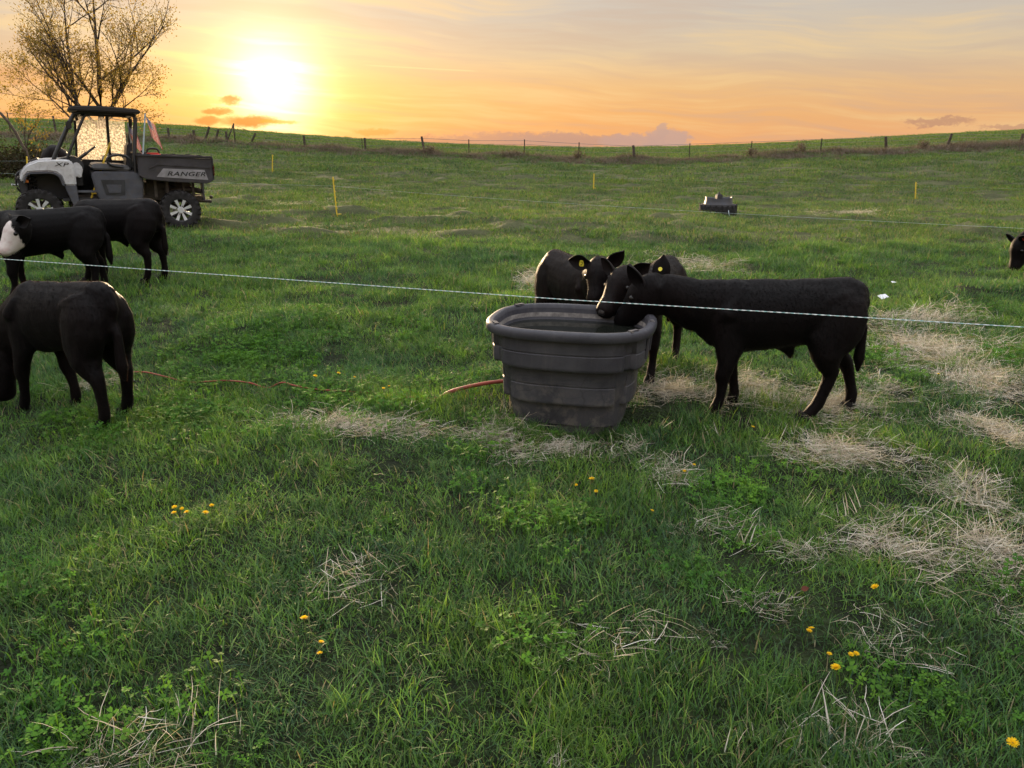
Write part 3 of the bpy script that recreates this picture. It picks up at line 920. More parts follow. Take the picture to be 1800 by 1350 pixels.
def make_calf(label, root, fwd, scale, poll, nose, feet=((0, .10), (0, .10), (0, .12), (0, .12)), mat=None, seed=1, tag_kind=None, tag_ear=0,
              sheath=True, furn=9000, stretch=1.0, white=False, tail_swing=0.0, ear_lift=(0.15, 0.15), bulk=1.0, name="calf", cat="calf", voxel=0.0115, prick=False, ear_back=(.25, .25)):
    """feet: (shift forward, half width) for front left, front right, hind left, hind right; poll and nose are world points"""
    mat = mat or m_black
    rz = math.atan2(fwd[1], fwd[0])
    rt = empty(name, root, rz, label, cat, "cattle in the pasture")
    rt.scale = (scale,) * 3
    inv = (Matrix.Translation(root) @ Matrix.Rotation(rz, 4, "Z") @ Matrix.Scale(scale, 4)).inverted()
    pl, ns = inv @ Vector(poll), inv @ Vector(nose)
    bm = bmesh.new()
    st = [(-.478, .690, .055, .085), (-.462, .690, .095, .132), (-.42, .685, .130, .164), (-.33, .675, .150, .185), (-.20, .655, .156, .192), (-.05, .640, .166, .204),
          (.10, .628, .170, .212), (.22, .620, .166, .220), (.33, .630, .150, .226), (.41, .645, .124, .200), (.47, .660, .088, .142), (.505, .668, .046, .068)]
    loft(bm, [(x * stretch, 0, z) for x, z, _, _ in st], [(w * bulk, h) for _, _, w, h in st], 20)
    # spine, hips and withers give the back its line
    loft(bm, [(-.445 * stretch, 0, .785), (-.37 * stretch, 0, .812), (-.2 * stretch, 0, .818), (0, 0, .815), (.2 * stretch, 0, .812), (.34 * stretch, 0, .795), (.42 * stretch, 0, .75)],
         [(.065, .050), (.085, .055), (.06, .04), (.055, .035), (.05, .04), (.05, .045), (.03, .03)], 10)
    for sy in (-1, 1):
        loft(bm, [(-.38 * stretch, sy * .07, .75), (-.30 * stretch, sy * .108, .765), (-.18 * stretch, sy * .11, .72)], [.035, .042, .035], 10)
        loft(bm, [(.40 * stretch, sy * .08, .60), (.36 * stretch, sy * .118, .66), (.31 * stretch, sy * .09, .75)], [(.05, .05), (.055, .055), (.035, .035)], 10)
    # neck
    nb = Vector((.30 * stretch, 0, .655)); nm = nb.lerp(pl, 0.5) + Vector((0.02, 0, -.005))
    n1_, n3_ = nb.lerp(nm, 0.5), nm.lerp(pl, 0.55)
    loft(bm, [nb, n1_ + Vector((0, 0, -.015)), nm + Vector((0, 0, -.035)), n3_ + Vector((0, 0, -.030)), pl + Vector((0, 0, -.02))],
         [(.125, .18), (.116, .175), (.104, .158), (.092, .134), (.076, .098)], 16)
    # brisket fold
    loft(bm, [(.30 * stretch, 0, .48), (.40 * stretch, 0, .49), (.47 * stretch, 0, .54), (.49 * stretch, 0, .60)], [(.07, .05), (.07, .06), (.055, .06), (.04, .05)], 10)
    # head
    H = (ns - pl).normalized(); U = Vector((0, 0, 1)) - H * H.z
    if U.length < 0.3:
        U = Vector((1, 0, 0)) - H * H.x
    U.normalize(); Lf = U.cross(H).normalized()
    hs = (ns - pl).length / 0.345
    hs = min(max(hs, 0.93), 1.1)
    loft(bm, [pl + H * (s * hs) - U * (d * hs) for s, d, _, _ in HS], [(w * hs, h * hs) for _, _, w, h in HS], 18, up=U)
    loft(bm, [pl + H * (.08 * hs) - U * (.100 * hs), pl + H * (.17 * hs) - U * (.105 * hs), pl + H * (.27 * hs) - U * (.085 * hs), pl + H * (.31 * hs) - U * (.068 * hs)],
         [(.060, .040), (.052, .034), (.040, .026), (.028, .020)], 12, up=U)
    for sy in (-1, 1):   # brow
        loft(bm, [pl + H * (.085 * hs) + U * (.045 * hs) + Lf * (sy * .055 * hs), pl + H * (.125 * hs) + U * (.030 * hs) + Lf * (sy * .068 * hs), pl + H * (.16 * hs) + U * (.018 * hs) + Lf * (sy * .058 * hs)], [.02, .024, .018], 8, up=U)
    # legs
    hoofs = []
    for k, (dxs, hy) in enumerate(feet):
        sy = 1 if k % 2 == 0 else -1
        prof = FRONT if k < 2 else HIND
        ztop = prof[0][1]
        pts, rad = [], []
        for (x, z, r_) in prof:
            q = 1 - z / ztop
            yy = (0.070 + (hy - 0.070) * min(1, q * 1.9)) * sy
            xx = x * stretch + dxs * max(0, (0.62 - z) / 0.62) ** 1.1
            pts.append((xx, yy, z)); r_ = r_ * (0.86 if z < .42 else 0.94); rad.append((r_ * 0.92, r_))
        # thighs and shoulders are flatter seen from the front
        rad = [(a * (0.72 if pts[i][2] > .42 else 1.0), b_ * (1.12 if pts[i][2] > .42 else 1.0)) for i, (a, b_) in enumerate(rad)]
        loft(bm, pts, rad, 12, up=(1, 0, 0))
        hoofs.append(pts[-1])
    # tail
    ts = tail_swing
    loft(bm, [(-.41 * stretch, 0, .80), (-.458 * stretch, ts * .1, .785), (-.488 * stretch, ts * .3, .70), (-.494 * stretch, ts * .6, .56), (-.490 * stretch, ts, .44), (-.488 * stretch, ts, .36), (-.494 * stretch, ts, .27)],
         [.034, .036, .028, .027, .031, .036, .010], 10)
    if sheath:
        loft(bm, [(.0, 0, .47), (-.05, 0, .43), (-.07, 0, .385), (-.076, 0, .340)], [(.055, .06), (.040, .048), (.023, .027), (.009, .009)], 10)
        loft(bm, [(-.30, 0, .50), (-.30, 0, .45), (-.30, 0, .41)], [.05, .042, .02], 10)
    me = remeshed(bm, voxel, 7, 0.5)
    me.name = "body"
    me.materials.clear(); me.materials.append(mat)
    co = np.zeros(len(me.vertices) * 3, np.float32); me.vertices.foreach_get("co", co); co = co.reshape(-1, 3)
    # muscle and rib unevenness
    nv = np.zeros(len(co) * 3, np.float32); me.vertices.foreach_get("normal", nv); nv = nv.reshape(-1, 3)
    dsp = (fbm(co[:, 0] * 9 + seed * 3, co[:, 2] * 6 + co[:, 1] * 4, seed) - 0.5) * 0.008
    co = co + nv * dsp[:, None]
    me.vertices.foreach_set("co", co.ravel()); me.update()
    wfun = None
    if white:
        Hn, Un, pn = np.array(H), np.array(U), np.array(pl)
        def wfun(P):
            s = (P - pn) @ Hn / hs
            ax = np.linalg.norm(P - pn - np.clip((P - pn) @ Hn, 0, .36)[:, None] * Hn, axis=1); h = (P - pn) @ Un / hs; l = np.abs((P - pn) @ np.array(Lf)) / hs
            dist = np.linalg.norm(P - pn, axis=1)
            w = np.clip((s - 0.015) / 0.05, 0, 1) * (ax < 0.165) * np.clip((s * 1.5 + 0.0 - l * 0.9 + h * 0.7 - 0.075) / 0.15 + 0.15, 0, 1)
            return w
        at = me.attributes.new("white", "FLOAT", "POINT"); at.data.foreach_set("value", wfun(co).astype(np.float32))
    me.polygons.foreach_set("use_smooth", [True] * len(me.polygons))
    body = bpy.data.objects.new("body", me); COL.objects.link(body); body.parent = rt
    if furn:
        fur(body, me, int(furn * 1.8), COATS[mat.name], seed + 100, white=wfun)
    for (hx, hy, hz) in hoofs:
        b2 = bmesh.new()
        for cl in (-1, 1):
            loft(b2, [(hx + .004, hy + cl * .017, .044), (hx + .012, hy + cl * .019, .020), (hx + .018, hy + cl * .020, -.004)], [(.019, .030), (.022, .038), (.023, .042)], 10, up=(1, 0, 0))
        bm_obj("hoof", b2, m_hoof, rt, True)
    # eyes, muzzle, nostrils, ears
    for sy in (-1, 1):
        b2 = bmesh.new()
        bmesh.ops.create_uvsphere(b2, u_segments=14, v_segments=10, radius=0.0195 * hs)
        bm_obj("eye", b2, m_eye, rt, True, Matrix.Translation(pl + H * (.135 * hs) + U * (.012 * hs) + Lf * (sy * .080 * hs)))
    b2 = bmesh.new()
    loft(b2, [pl + H * (.322 * hs) - U * (.026 * hs), pl + H * (.342 * hs) - U * (.028 * hs), pl + H * (.357 * hs) - U * (.030 * hs)], [(.047 * hs, .036 * hs), (.040 * hs, .030 * hs), (.020 * hs, .014 * hs)], 14, up=U)
    nz = bm_obj("muzzle", b2, m_pinknose if white else m_nose, rt, True)
    for sy in (-1, 1):
        b2 = bmesh.new()
        c0 = pl + H * (.348 * hs) - U * (.022 * hs) + Lf * (sy * .021 * hs)
        loft(b2, [c0 - H * .01, c0 + H * .005, c0 + H * .008], [(.009, .006), (.009, .0055), (.003, .002)], 8, up=U)
        bm_obj("nostril", b2, m_eye, nz, True)
    for i, sy in enumerate((1, -1)):
        lift = ear_lift[i]
        base = pl + H * (.022 * hs) + U * (.030 * hs) + Lf * (sy * .066 * hs)
        A = Lf * (sy * 0.9) + U * lift - H * ear_back[i]
        hh_ = Vector((H.x, H.y, 0)); hh_ = hh_.normalized() if hh_.length > 0.1 else Vector((1, 0, 0))
        Nn = H * 0.25 + hh_ * 0.8 + Lf * (sy * (0.5 if lift > 0.4 else 0.0))
        if prick:   # ears raised, openings turned outward
            A = U * 0.85 + Lf * (sy * 0.45) - H * ear_back[i]
            Nn = Lf * (sy * 0.85) + H * 0.35
        b2, A, Nn, S = ear_mesh(base, A, Nn)
        er = bm_obj("ear", b2, mat, rt, True)
        if white:
            at = er.data.attributes.new("white", "FLOAT", "POINT")
        if tag_kind and tag_ear == i:
            c0 = base + A * 0.062 + Nn * 0.012
            b3 = bmesh.new()
            if tag_kind == "button":
                bmesh.ops.create_cone(b3, cap_ends=True, segments=20, radius1=0.0125, radius2=0.0118, depth=0.007)
                c0 = base + A * 0.070 - Nn * 0.012
                mw = Matrix.Translation(c0) @ Nn.to_track_quat("Z", "Y").to_matrix().to_4x4()
                bm_obj("ear_tag", b3, m_yellowtag, er, True, mw)
            else:
                pts = [(-.008, .015), (.008, .015), (.013, .005), (.0165, -.009), (.0165, -.026), (.010, -.031), (-.010, -.031), (-.0165, -.026), (-.0165, -.009), (-.013, .005)]
                top = [b3.verts.new((x, y, .002)) for x, y in pts]; bot = [b3.verts.new((x, y, -.002)) for x, y in pts]
                b3.faces.new(top); b3.faces.new(bot[::-1])
                for k in range(len(pts)):
                    k2 = (k + 1) % len(pts); b3.faces.new((top[k], bot[k], bot[k2], top[k2]))
                Z = Nn.normalized(); Yv = (U - Z * U.dot(Z)).normalized(); Xv = Yv.cross(Z)
                mw = Matrix(((Xv.x, Yv.x, Z.x, c0.x), (Xv.y, Yv.y, Z.y, c0.y), (Xv.z, Yv.z, Z.z, c0.z), (0, 0, 0, 1)))
                tg = bm_obj("ear_tag", b3, m_redtag if tag_kind == "red" else m_yellowtag, er, False, mw)
                b4 = bmesh.new()   # printed number
                for (x0, y0, x1, y1) in [(-.008, .000, .008, .004), (.004, -.012, .008, .000), (-.004, -.016, .006, -.012), (-.006, -.026, -.001, -.016)]:
                    vs = [b4.verts.new(q + (.0028,)) for q in ((x0, y0), (x1, y0), (x1, y1), (x0, y1))]
                    b4.faces.new(vs)
                bm_obj("tag_number", b4, m_black_print, er, False, mw)
    return rt

def gpt(px, py, dz=0.0):
    x, y, z = on_ground(px, py)
    return Vector((x, y, z + dz))

def make_cattle():
    # big calf in profile drinking at the right end of the tank
    Yd = on_ground(1340, 728)[1]
    r0 = at_depth(1358, 728, Yd)
    make_calf("black calf in full profile drinking over the right end of the tank", Vector((r0.x, Yd, gz1(r0.x, Yd))), (-1, 0.03), 0.975,
              at_depth(1156, 500, Yd + 0.02), at_depth(1082, 560, Yd + 0.20),
              feet=((.05, .11), (-.13, .10), (.17, .12), (-.19, .11)), seed=2, tag_kind="button", tag_ear=1, furn=20000, stretch=1.0, prick=True, ear_back=(.05, .75))
    # grazing calf at the left edge
    r0 = gpt(152, 731)
    fw = Vector((-0.88, 0.47))
    ca = make_calf("black calf in the left foreground grazing with its head down, tail to the right", r0, fw, 0.99,
              at_depth(-8, 590, r0.y + 0.22), at_depth(2, 704, r0.y + 0.16),
              feet=((.13, .11), (-.10, .11), (-.03, .12), (.10, .11)), seed=3, furn=20000, sheath=False, stretch=0.98, tail_swing=0.02, bulk=.88)
    ca.rotation_euler.y = 0.055
    # white-faced calf
    r0 = gpt(106, 520)
    make_calf("white-faced black calf standing behind the foreground grazing calf", r0, (-0.86, -0.50), 1.05,
              at_depth(40, 392, r0.y - 0.42), at_depth(-3, 442, r0.y - 0.62),
              feet=((.04, .12), (-.05, .12), (.06, .12), (-.06, .12)), seed=4, mat=m_white, white=True, furn=11000, ear_lift=(0.1, 0.1), tail_swing=0.03)
    # calf in front of the vehicle
    r0 = gpt(222, 496)
    make_calf("black calf with its rump to the right, standing just in front of the utility vehicle", r0, (-1, 0.10), 1.05,
              at_depth(150, 385, r0.y + 0.02), at_depth(112, 420, r0.y + 0.1),
              feet=((0, .11), (-.05, .11), (.04, .12), (-.03, .11)), seed=5, furn=11000)
    # calf behind the tank facing the camera
    make_calf("dark brown calf behind the tank with a yellow numbered ear tag", Vector((0.46, 5.70, gz1(0.46, 5.70))), (0.36, -0.93), 0.93,
              at_depth(1054, 462, 5.18), at_depth(1044, 528, 4.99), feet=((.03, .11), (-.03, .11), (0, .12), (0, .12)),
              seed=6, mat=m_brown, tag_kind="flag", tag_ear=1, furn=12000, ear_lift=(0.75, 0.05), ear_back=(.25, .05), sheath=False)
    # calf between the other two drinkers
    r0 = Vector((1.00, 5.36, gz1(1.00, 5.36)))
    make_calf("dark calf drinking in the middle, its body hidden behind the profile calf", r0, (-0.43, -0.90), 0.88,
              at_depth(1104, 482, 4.84), at_depth(1056, 545, 4.64), feet=((.06, .11), (-.04, .11), (.04, .12), (0, .12)),
              seed=7, mat=m_brown, furn=12000, ear_lift=(0.5, 0.55))
    # head entering at the right edge
    r0 = gpt(1905, 478)
    make_calf("black calf grazing at the right edge, only its head in view", r0, (-1, 0.05), 1.05,
              at_depth(1800, 420, r0.y), at_depth(1774, 476, r0.y - 0.02), seed=8, tag_kind="red", tag_ear=0, furn=7000, ear_lift=(0.6, 0.6))
    # cow behind the vehicle
    r0 = at_depth(118, 400, 15.6)
    make_calf("dark cow mostly hidden behind the bonnet of the utility vehicle", Vector((r0.x, 15.6, gz1(r0.x, 15.6))), (-0.50, 0.87), 1.42,
              Vector((r0.x - .55, 16.7, 1.0)), Vector((r0.x - .70, 17.0, 0.6)), seed=9, mat=m_brown, furn=6000, sheath=False, name="cow", cat="cow", voxel=0.015)
make_cattle()

# ------------------------------------------------------------------ stock tank
def plan_curve(hx, hy, n=96, p=2.9):
    out = []
    for k in range(n):
        a = 2 * math.pi * k / n
        c, s = math.cos(a), math.sin(a)
        out.append((hx * math.copysign(abs(c) ** (2 / p), c), hy * math.copysign(abs(s) ** (2 / p), s), a))
    return out

def tank_mat():
    m, n, out = new_mat("grey_tank_plastic")
    p = n.n("ShaderNodeBsdfPrincipled")
    pos = n.n("ShaderNodeTexCoord").outputs["Object"]
    a = n.noise(pos, 4.0, 5, 0.6); s = n.noise(n.vm("MULTIPLY", pos, (1, 1, 0.12)), 24.0, 4, 0.65); f = n.noise(pos, 60.0, 3, 0.6)
    c = n.mix(n.smooth(a, 0.35, 0.65), (0.038, 0.037, 0.046, 1), (0.060, 0.058, 0.068, 1))
    c = n.mix(n.smooth(s, 0.52, 0.75, 0, 0.45), c, (0.085, 0.078, 0.082, 1))
    z = n.xyz(pos)[2]
    dirt = n.m("MULTIPLY", n.smooth(n.m("ADD", z, n.m("MULTIPLY", n.m("SUBTRACT", a, 0.5), 0.5)), 0.42, 0.05), n.smooth(n.noise(pos, 11.0, 5, 0.7), 0.45, 0.65))
    c = n.mix(n.m("MULTIPLY", dirt, 0.75), c, (0.15, 0.135, 0.125, 1))
    # scuffs
    v = n.n("ShaderNodeTexVoronoi", feature="DISTANCE_TO_EDGE"); n.put(v.inputs["Vector"], n.vm("ADD", pos, n.vm("MULTIPLY", n.noise(pos, 3.0, 2, 0.5, out=1), (0.4, 0.4, 0.4)))); v.inputs["Scale"].default_value = 3.2
    c = n.mix(n.m("MULTIPLY", n.smooth(v.outputs[0], 0.010, 0.003), 0.35), c, (0.025, 0.023, 0.026, 1))
    n.put(p.inputs["Base Color"], c)
    n.put(p.inputs["Roughness"], n.smooth(f, 0.3, 0.7, 0.42, 0.62))
    p.inputs["Specular IOR Level"].default_value = 0.3
    b = n.n("ShaderNodeBump"); b.inputs["Strength"].default_value = 0.25; b.inputs["Distance"].default_value = 0.004
    n.put(b.inputs["Height"], n.m("ADD", f, a)); n.put(p.inputs["Normal"], b.outputs[0])
    n.t.links.new(p.outputs[0], out.inputs[0])
    return m

m_tank = tank_mat()
m_water, n_, o_ = new_mat("tank_water")
pw = n_.n("ShaderNodeBsdfPrincipled")
pw.inputs["Base Color"].default_value = (0.010, 0.011, 0.009, 1); pw.inputs["Roughness"].default_value = 0.06; pw.inputs["IOR"].default_value = 1.33
bw = n_.n("ShaderNodeBump"); bw.inputs["Strength"].default_value = 0.015; bw.inputs["Distance"].default_value = 0.01
n_.put(bw.inputs["Height"], n_.noise(n_.n("ShaderNodeTexCoord").outputs["Object"], 9.0, 3)); n_.put(pw.inputs["Normal"], bw.outputs[0])
n_.t.links.new(pw.outputs[0], o_.inputs[0])
m_scum = simple_mat("mineral_scale", (0.22, 0.20, 0.19), 0.8, 0.2, var=0.4, scale=20)

def make_tank():
    tx, ty = 0.348, 4.41
    root = empty("water_tank", (tx, ty, gz1(tx, ty) - 0.025), math.radians(-15), "grey moulded plastic stock tank of water where three calves drink", "water tank")
    root.scale = (1, 1, 1.045)
    HX, HY, HT = 0.455, 0.370, 0.615
    def ring(bm, ex, z, notch=0.0, lipwave=0.0):
        vs = []
        for (x, y, a) in plan_curve(HX, HY, 120):
            k = 1.0
            L = math.hypot(x, y)
            nx_, ny_ = x / L, y / L
            q = ex
            if notch:
                for ca in (-0.66, 0.66, math.pi - 0.66, math.pi + 0.66):
                    d = abs((a - ca + math.pi) % (2 * math.pi) - math.pi)
                    q -= notch * max(0.0, min(1.0, (0.14 - d) / 0.05))
            vs.append(bm.verts.new((x + nx_ * q, y + ny_ * q, z)))
        return vs
    def skin(bm, spec):
        rings = [ring(bm, *s) for s in spec]
        n = len(rings[0])
        for a, b in zip(rings, rings[1:]):
            for k in range(n):
                bm.faces.new((a[k], a[(k + 1) % n], b[(k + 1) % n], b[k]))
        return rings
    # outer shell with two steps and shallow grooves
    bm = bmesh.new()
    sp = [(-.160, .0, .018), (-.150, .010, .028), (-.143, .085, .030), (-.147, .089, .030), (-.147, .093, .030), (-.141, .097, .030), (-.134, .178, .030), (-.132, .184, .030), (-.124, .187, .030),
          (-.084, .189, .030), (-.074, .192, .030), (-.069, .200, .030), (-.068, .210, .030), (-.066, .290, .030), (-.070, .294, .030), (-.070, .298, .030), (-.065, .302, .030), (-.062, .380, .030), (-.060, .387, .028), (-.052, .390, .026),
          (-.024, .392, .026), (-.015, .395, .026), (-.010, .403, .024), (-.009, .413, .024), (-.008, .476, .022), (-.012, .480, .022), (-.012, .484, .022), (-.007, .488, .022), (-.005, .555, .018), (-.004, .568, .012)]
    skin(bm, sp)
    sh = bm_obj("shell", bm, m_tank, root, True)
    # rolled rim
    bm = bmesh.new()
    sp = [(-.010, .566), (.012, .560), (.024, .562), (.030, .572), (.032, .588), (.029, .603), (.020, .612), (.006, .615), (-.012, .612), (-.020, .603), (-.024, .590)]
    skin(bm, sp)
    bm_obj("rim", bm, m_tank, root, True)
    # inner wall
    bm = bmesh.new()
    rs = skin(bm, [(-.023, .592), (-.028, .56), (-.0335, .53), (-.036, .526), (-.040, .49), (-.048, .43), (-.058, .40), (-.075, .30), (-.13, .06)])
    c = bm.verts.new((0, 0, .05)); n = len(rs[-1])
    for k in range(n):
        bm.faces.new((rs[-1][k], rs[-1][(k + 1) % n], c))
    bmesh.ops.reverse_faces(bm, faces=bm.faces)
    bm_obj("inner_wall", bm, m_tank, root, True)
    # stiffening ribs under the lip at both ends
    for (rx, ry, rzz) in [(0.449, 0.10, 0), (0.449, -0.10, 0), (-0.449, 0.10, 0), (-0.449, -0.10, 0)]:
        b2 = bmesh.new()
        loft(b2, [(rx * .985, ry, .43), (rx, ry, .50), (rx * 1.01, ry, .565)], [.010, .011, .012], 8)
        bm_obj("rib", b2, m_tank, root, True)
    # handle blocks set in the rim
    for (rx, ry) in [(0.385, -0.265), (0.458, 0.03), (-0.385, 0.265), (-0.385, -0.262)]:
        b2 = bmesh.new()
        bmesh.ops.create_cube(b2, size=1.0); bmesh.ops.scale(b2, vec=(.036, .075, .016), verts=b2.verts)
        bmesh.ops.bevel(b2, geom=b2.edges[:], offset=.006, segments=2, affect="EDGES")
        bm_obj("rim_lug", b2, m_tank, root, True, Matrix.Translation((rx * 1.0, ry, .612)) @ Matrix.Rotation(math.atan2(ry, rx), 4, "Z"))
    # water and the line it has left on the wall
    bm = bmesh.new()
    rg = ring(bm, -.0315, .524)
    bm.faces.new(rg)
    tag(bm_obj("water", bm, m_water, root))
    bm = bmesh.new()
    skin(bm, [(-.0295, .566), (-.0318, .540)])
    bmesh.ops.reverse_faces(bm, faces=bm.faces)
    bm_obj("water_line", bm, m_scum, root, True)
make_tank()

# ------------------------------------------------------------------ utility vehicle
m_silver = simple_mat("silver_paint", (0.58, 0.59, 0.63), 0.36, 0.5, 0.25, 0.12, 6.0, 0.08, 60, coat=0.3, dirt=0.28)
m_dkplast = simple_mat("charcoal_plastic", (0.030, 0.030, 0.034), 0.55, 0.4, var=0.3, scale=7, bump=0.15, bscale=90)
m_bed = simple_mat("dark_grey_bed_plastic", (0.040, 0.037, 0.043), 0.5, 0.4, var=0.25, scale=5, bump=0.15, bscale=70, dirt=0.3)
m_greyplast = simple_mat("slate_grey_plastic", (0.070, 0.073, 0.092), 0.5, 0.4, var=0.22, scale=5, bump=0.1, bscale=70, dirt=0.3)
m_blacktube = simple_mat("black_tube", (0.014, 0.014, 0.016), 0.4, 0.45, var=0.2)
m_rubber = simple_mat("dusty_rubber", (0.028, 0.026, 0.027), 0.85, 0.2, var=0.4, scale=14, bump=0.3, bscale=60)
m_rim = simple_mat("cast_alloy", (0.62, 0.63, 0.66), 0.4, 0.5, 0.35, 0.12, 20)
m_seat = simple_mat("grey_vinyl", (0.10, 0.10, 0.11), 0.45, 0.4, var=0.2)
m_steel = simple_mat("dirty_steel", (0.09, 0.075, 0.065), 0.6, 0.4, 0.4, 0.4, 12)
m_decal = simple_mat("dull_silver_decal", (0.27, 0.26, 0.28), 0.5, 0.4, 0.2, 0.2, 8)
m_darkred = simple_mat("dark_red_lens", (0.08, 0.008, 0.008), 0.3, 0.4, var=0.1)
m_red = simple_mat("red_plastic", (0.50, 0.030, 0.025), 0.4, 0.4, var=0.15)
m_yellow = simple_mat("yellow_plastic", (0.62, 0.42, 0.030), 0.5, 0.4, var=0.12)
m_paleblue = simple_mat("pale_blue_pole", (0.42, 0.50, 0.55), 0.45, 0.4, var=0.1)
m_lampglass = simple_mat("headlamp_glass", (0.30, 0.31, 0.33), 0.15, 0.6, var=0.1)

def glass_mat(name, dirt):
    m, n, out = new_mat(name)
    pos = n.n("ShaderNodeTexCoord").outputs["Object"]
    tr = n.n("ShaderNodeBsdfTransparent"); tr.inputs[0].default_value = (0.90, 0.88, 0.84, 1)
    gl = n.n("ShaderNodeBsdfGlossy"); gl.inputs[1].default_value = 0.1
    m1 = n.n("ShaderNodeMixShader"); m1.inputs[0].default_value = 0.06
    n.t.links.new(tr.outputs[0], m1.inputs[1]); n.t.links.new(gl.outputs[0], m1.inputs[2])
    ds = n.n("ShaderNodeBsdfTranslucent"); ds.inputs[0].default_value = (0.75, 0.68, 0.58, 1)
    f = n.m("MULTIPLY", n.smooth(n.noise(pos, 30.0, 4, 0.75), 0.44, 0.66), dirt)
    f = n.m("MULTIPLY", n.m("ADD", f, dirt * 0.22), n.smooth(n.xyz(pos)[2], 1.85, 1.50, 0.12, 1.0))
    m2 = n.n("ShaderNodeMixShader"); n.put(m2.inputs[0], f)
    n.t.links.new(m1.outputs[0], m2.inputs[1]); n.t.links.new(ds.outputs[0], m2.inputs[2])
    n.t.links.new(m2.outputs[0], out.inputs[0])
    return m
m_dirtyglass = glass_mat("dusty_plastic_window", 0.55)
m_glass = glass_mat("windscreen_plastic", 0.22)

def flag_mat():
    m, n, out = new_mat("flag_cloth")
    x, y, z = n.xyz(n.n("ShaderNodeTexCoord").outputs["UV"])
    st = n.m("GREATER_THAN", n.m("FRACT", n.m("MULTIPLY", y, 6.5)), 0.5)
    c = n.mix(st, (0.30, 0.020, 0.028, 1), (0.42, 0.38, 0.37, 1))
    canton = n.m("MULTIPLY", n.m("LESS_THAN", x, 0.42), n.m("GREATER_THAN", y, 0.46))
    gx = n.m("SUBTRACT", n.m("FRACT", n.m("MULTIPLY", x, 14.0)), 0.5); gy = n.m("SUBTRACT", n.m("FRACT", n.m("MULTIPLY", y, 11.0)), 0.5)
    star = n.m("LESS_THAN", n.m("ADD", n.m("MULTIPLY", gx, gx), n.m("MULTIPLY", gy, gy)), 0.055)
    c = n.mix(canton, c, n.mix(star, (0.03, 0.04, 0.13, 1), (0.6, 0.6, 0.6, 1)))
    p = n.n("ShaderNodeBsdfPrincipled"); n.put(p.inputs["Base Color"], c); p.inputs["Roughness"].default_value = 0.8
    t = n.n("ShaderNodeBsdfTranslucent"); n.put(t.inputs[0], c)
    mx = n.n("ShaderNodeMixShader"); mx.inputs[0].default_value = 0.4
    n.t.links.new(p.outputs[0], mx.inputs[1]); n.t.links.new(t.outputs[0], mx.inputs[2]); n.t.links.new(mx.outputs[0], out.inputs[0])
    return m
m_flag = flag_mat()

def box_bm(x0, x1, y0, y1, z0, z1, bev=0.0, seg=2):
    bm = bmesh.new()
    bmesh.ops.create_cube(bm, size=1.0)
    for v in bm.verts:
        v.co = Vector(((x0 + x1) / 2 + v.co.x * (x1 - x0), (y0 + y1) / 2 + v.co.y * (y1 - y0), (z0 + z1) / 2 + v.co.z * (z1 - z0)))
    if bev:
        bmesh.ops.bevel(bm, geom=bm.edges[:], offset=bev, segments=seg, affect="EDGES")
    return bm

def prism_bm(poly, y0, y1, bev=0.0, seg=2):
    """outline in x,z pushed through from y0 to y1"""
    bm = bmesh.new()
    a = [bm.verts.new((x, y0, z)) for x, z in poly]; b = [bm.verts.new((x, y1, z)) for x, z in poly]
    n = len(poly)
    bm.faces.new(a); bm.faces.new(b[::-1])
    for k in range(n):
        bm.faces.new((a[k], b[k], b[(k + 1) % n], a[(k + 1) % n]))
    bmesh.ops.recalc_face_normals(bm, faces=bm.faces)
    if bev:
        bmesh.ops.bevel(bm, geom=bm.edges[:], offset=bev, segments=seg, affect="EDGES", clamp_overlap=True)
    return bm

def tube_bm(pts, r, seg=10):
    bm = bmesh.new()
    loft(bm, pts, [r] * len(pts), seg)
    return bm

def smooth_path(pts, n=6):
    """Catmull-Rom through the points"""
    P = [Vector(p) for p in pts]
    P = [P[0] * 2 - P[1]] + P + [P[-1] * 2 - P[-2]]
    out = []
    for i in range(1, len(P) - 2):
        for k in range(n):
            t = k / n
            out.append(0.5 * ((2 * P[i]) + (P[i + 1] - P[i - 1]) * t + (2 * P[i - 1] - 5 * P[i] + 4 * P[i + 1] - P[i + 2]) * t * t + (3 * P[i] - P[i - 1] - 3 * P[i + 1] + P[i + 2]) * t ** 3))
    out.append(P[-2])
    return out

def text_mesh(txt, size, extrude=0.002, shear=0.0, sx=1.0):
    cu = bpy.data.curves.new("txt", "FONT")
    cu.body = txt; cu.size = size; cu.extrude = extrude; cu.shear = shear; cu.align_x = "CENTER"; cu.align_y = "CENTER"
    cu.offset = size * 0.006
    cu.space_character = 1.08
    o = bpy.data.objects.new("txt", cu); COL.objects.link(o)
    dg = bpy.context.evaluated_depsgraph_get(); dg.update()
    me = bpy.data.meshes.new_from_object(o.evaluated_get(dg))
    bpy.data.objects.remove(o); bpy.data.curves.remove(cu)
    for v in me.vertices:
        v.co.x *= sx
    return me

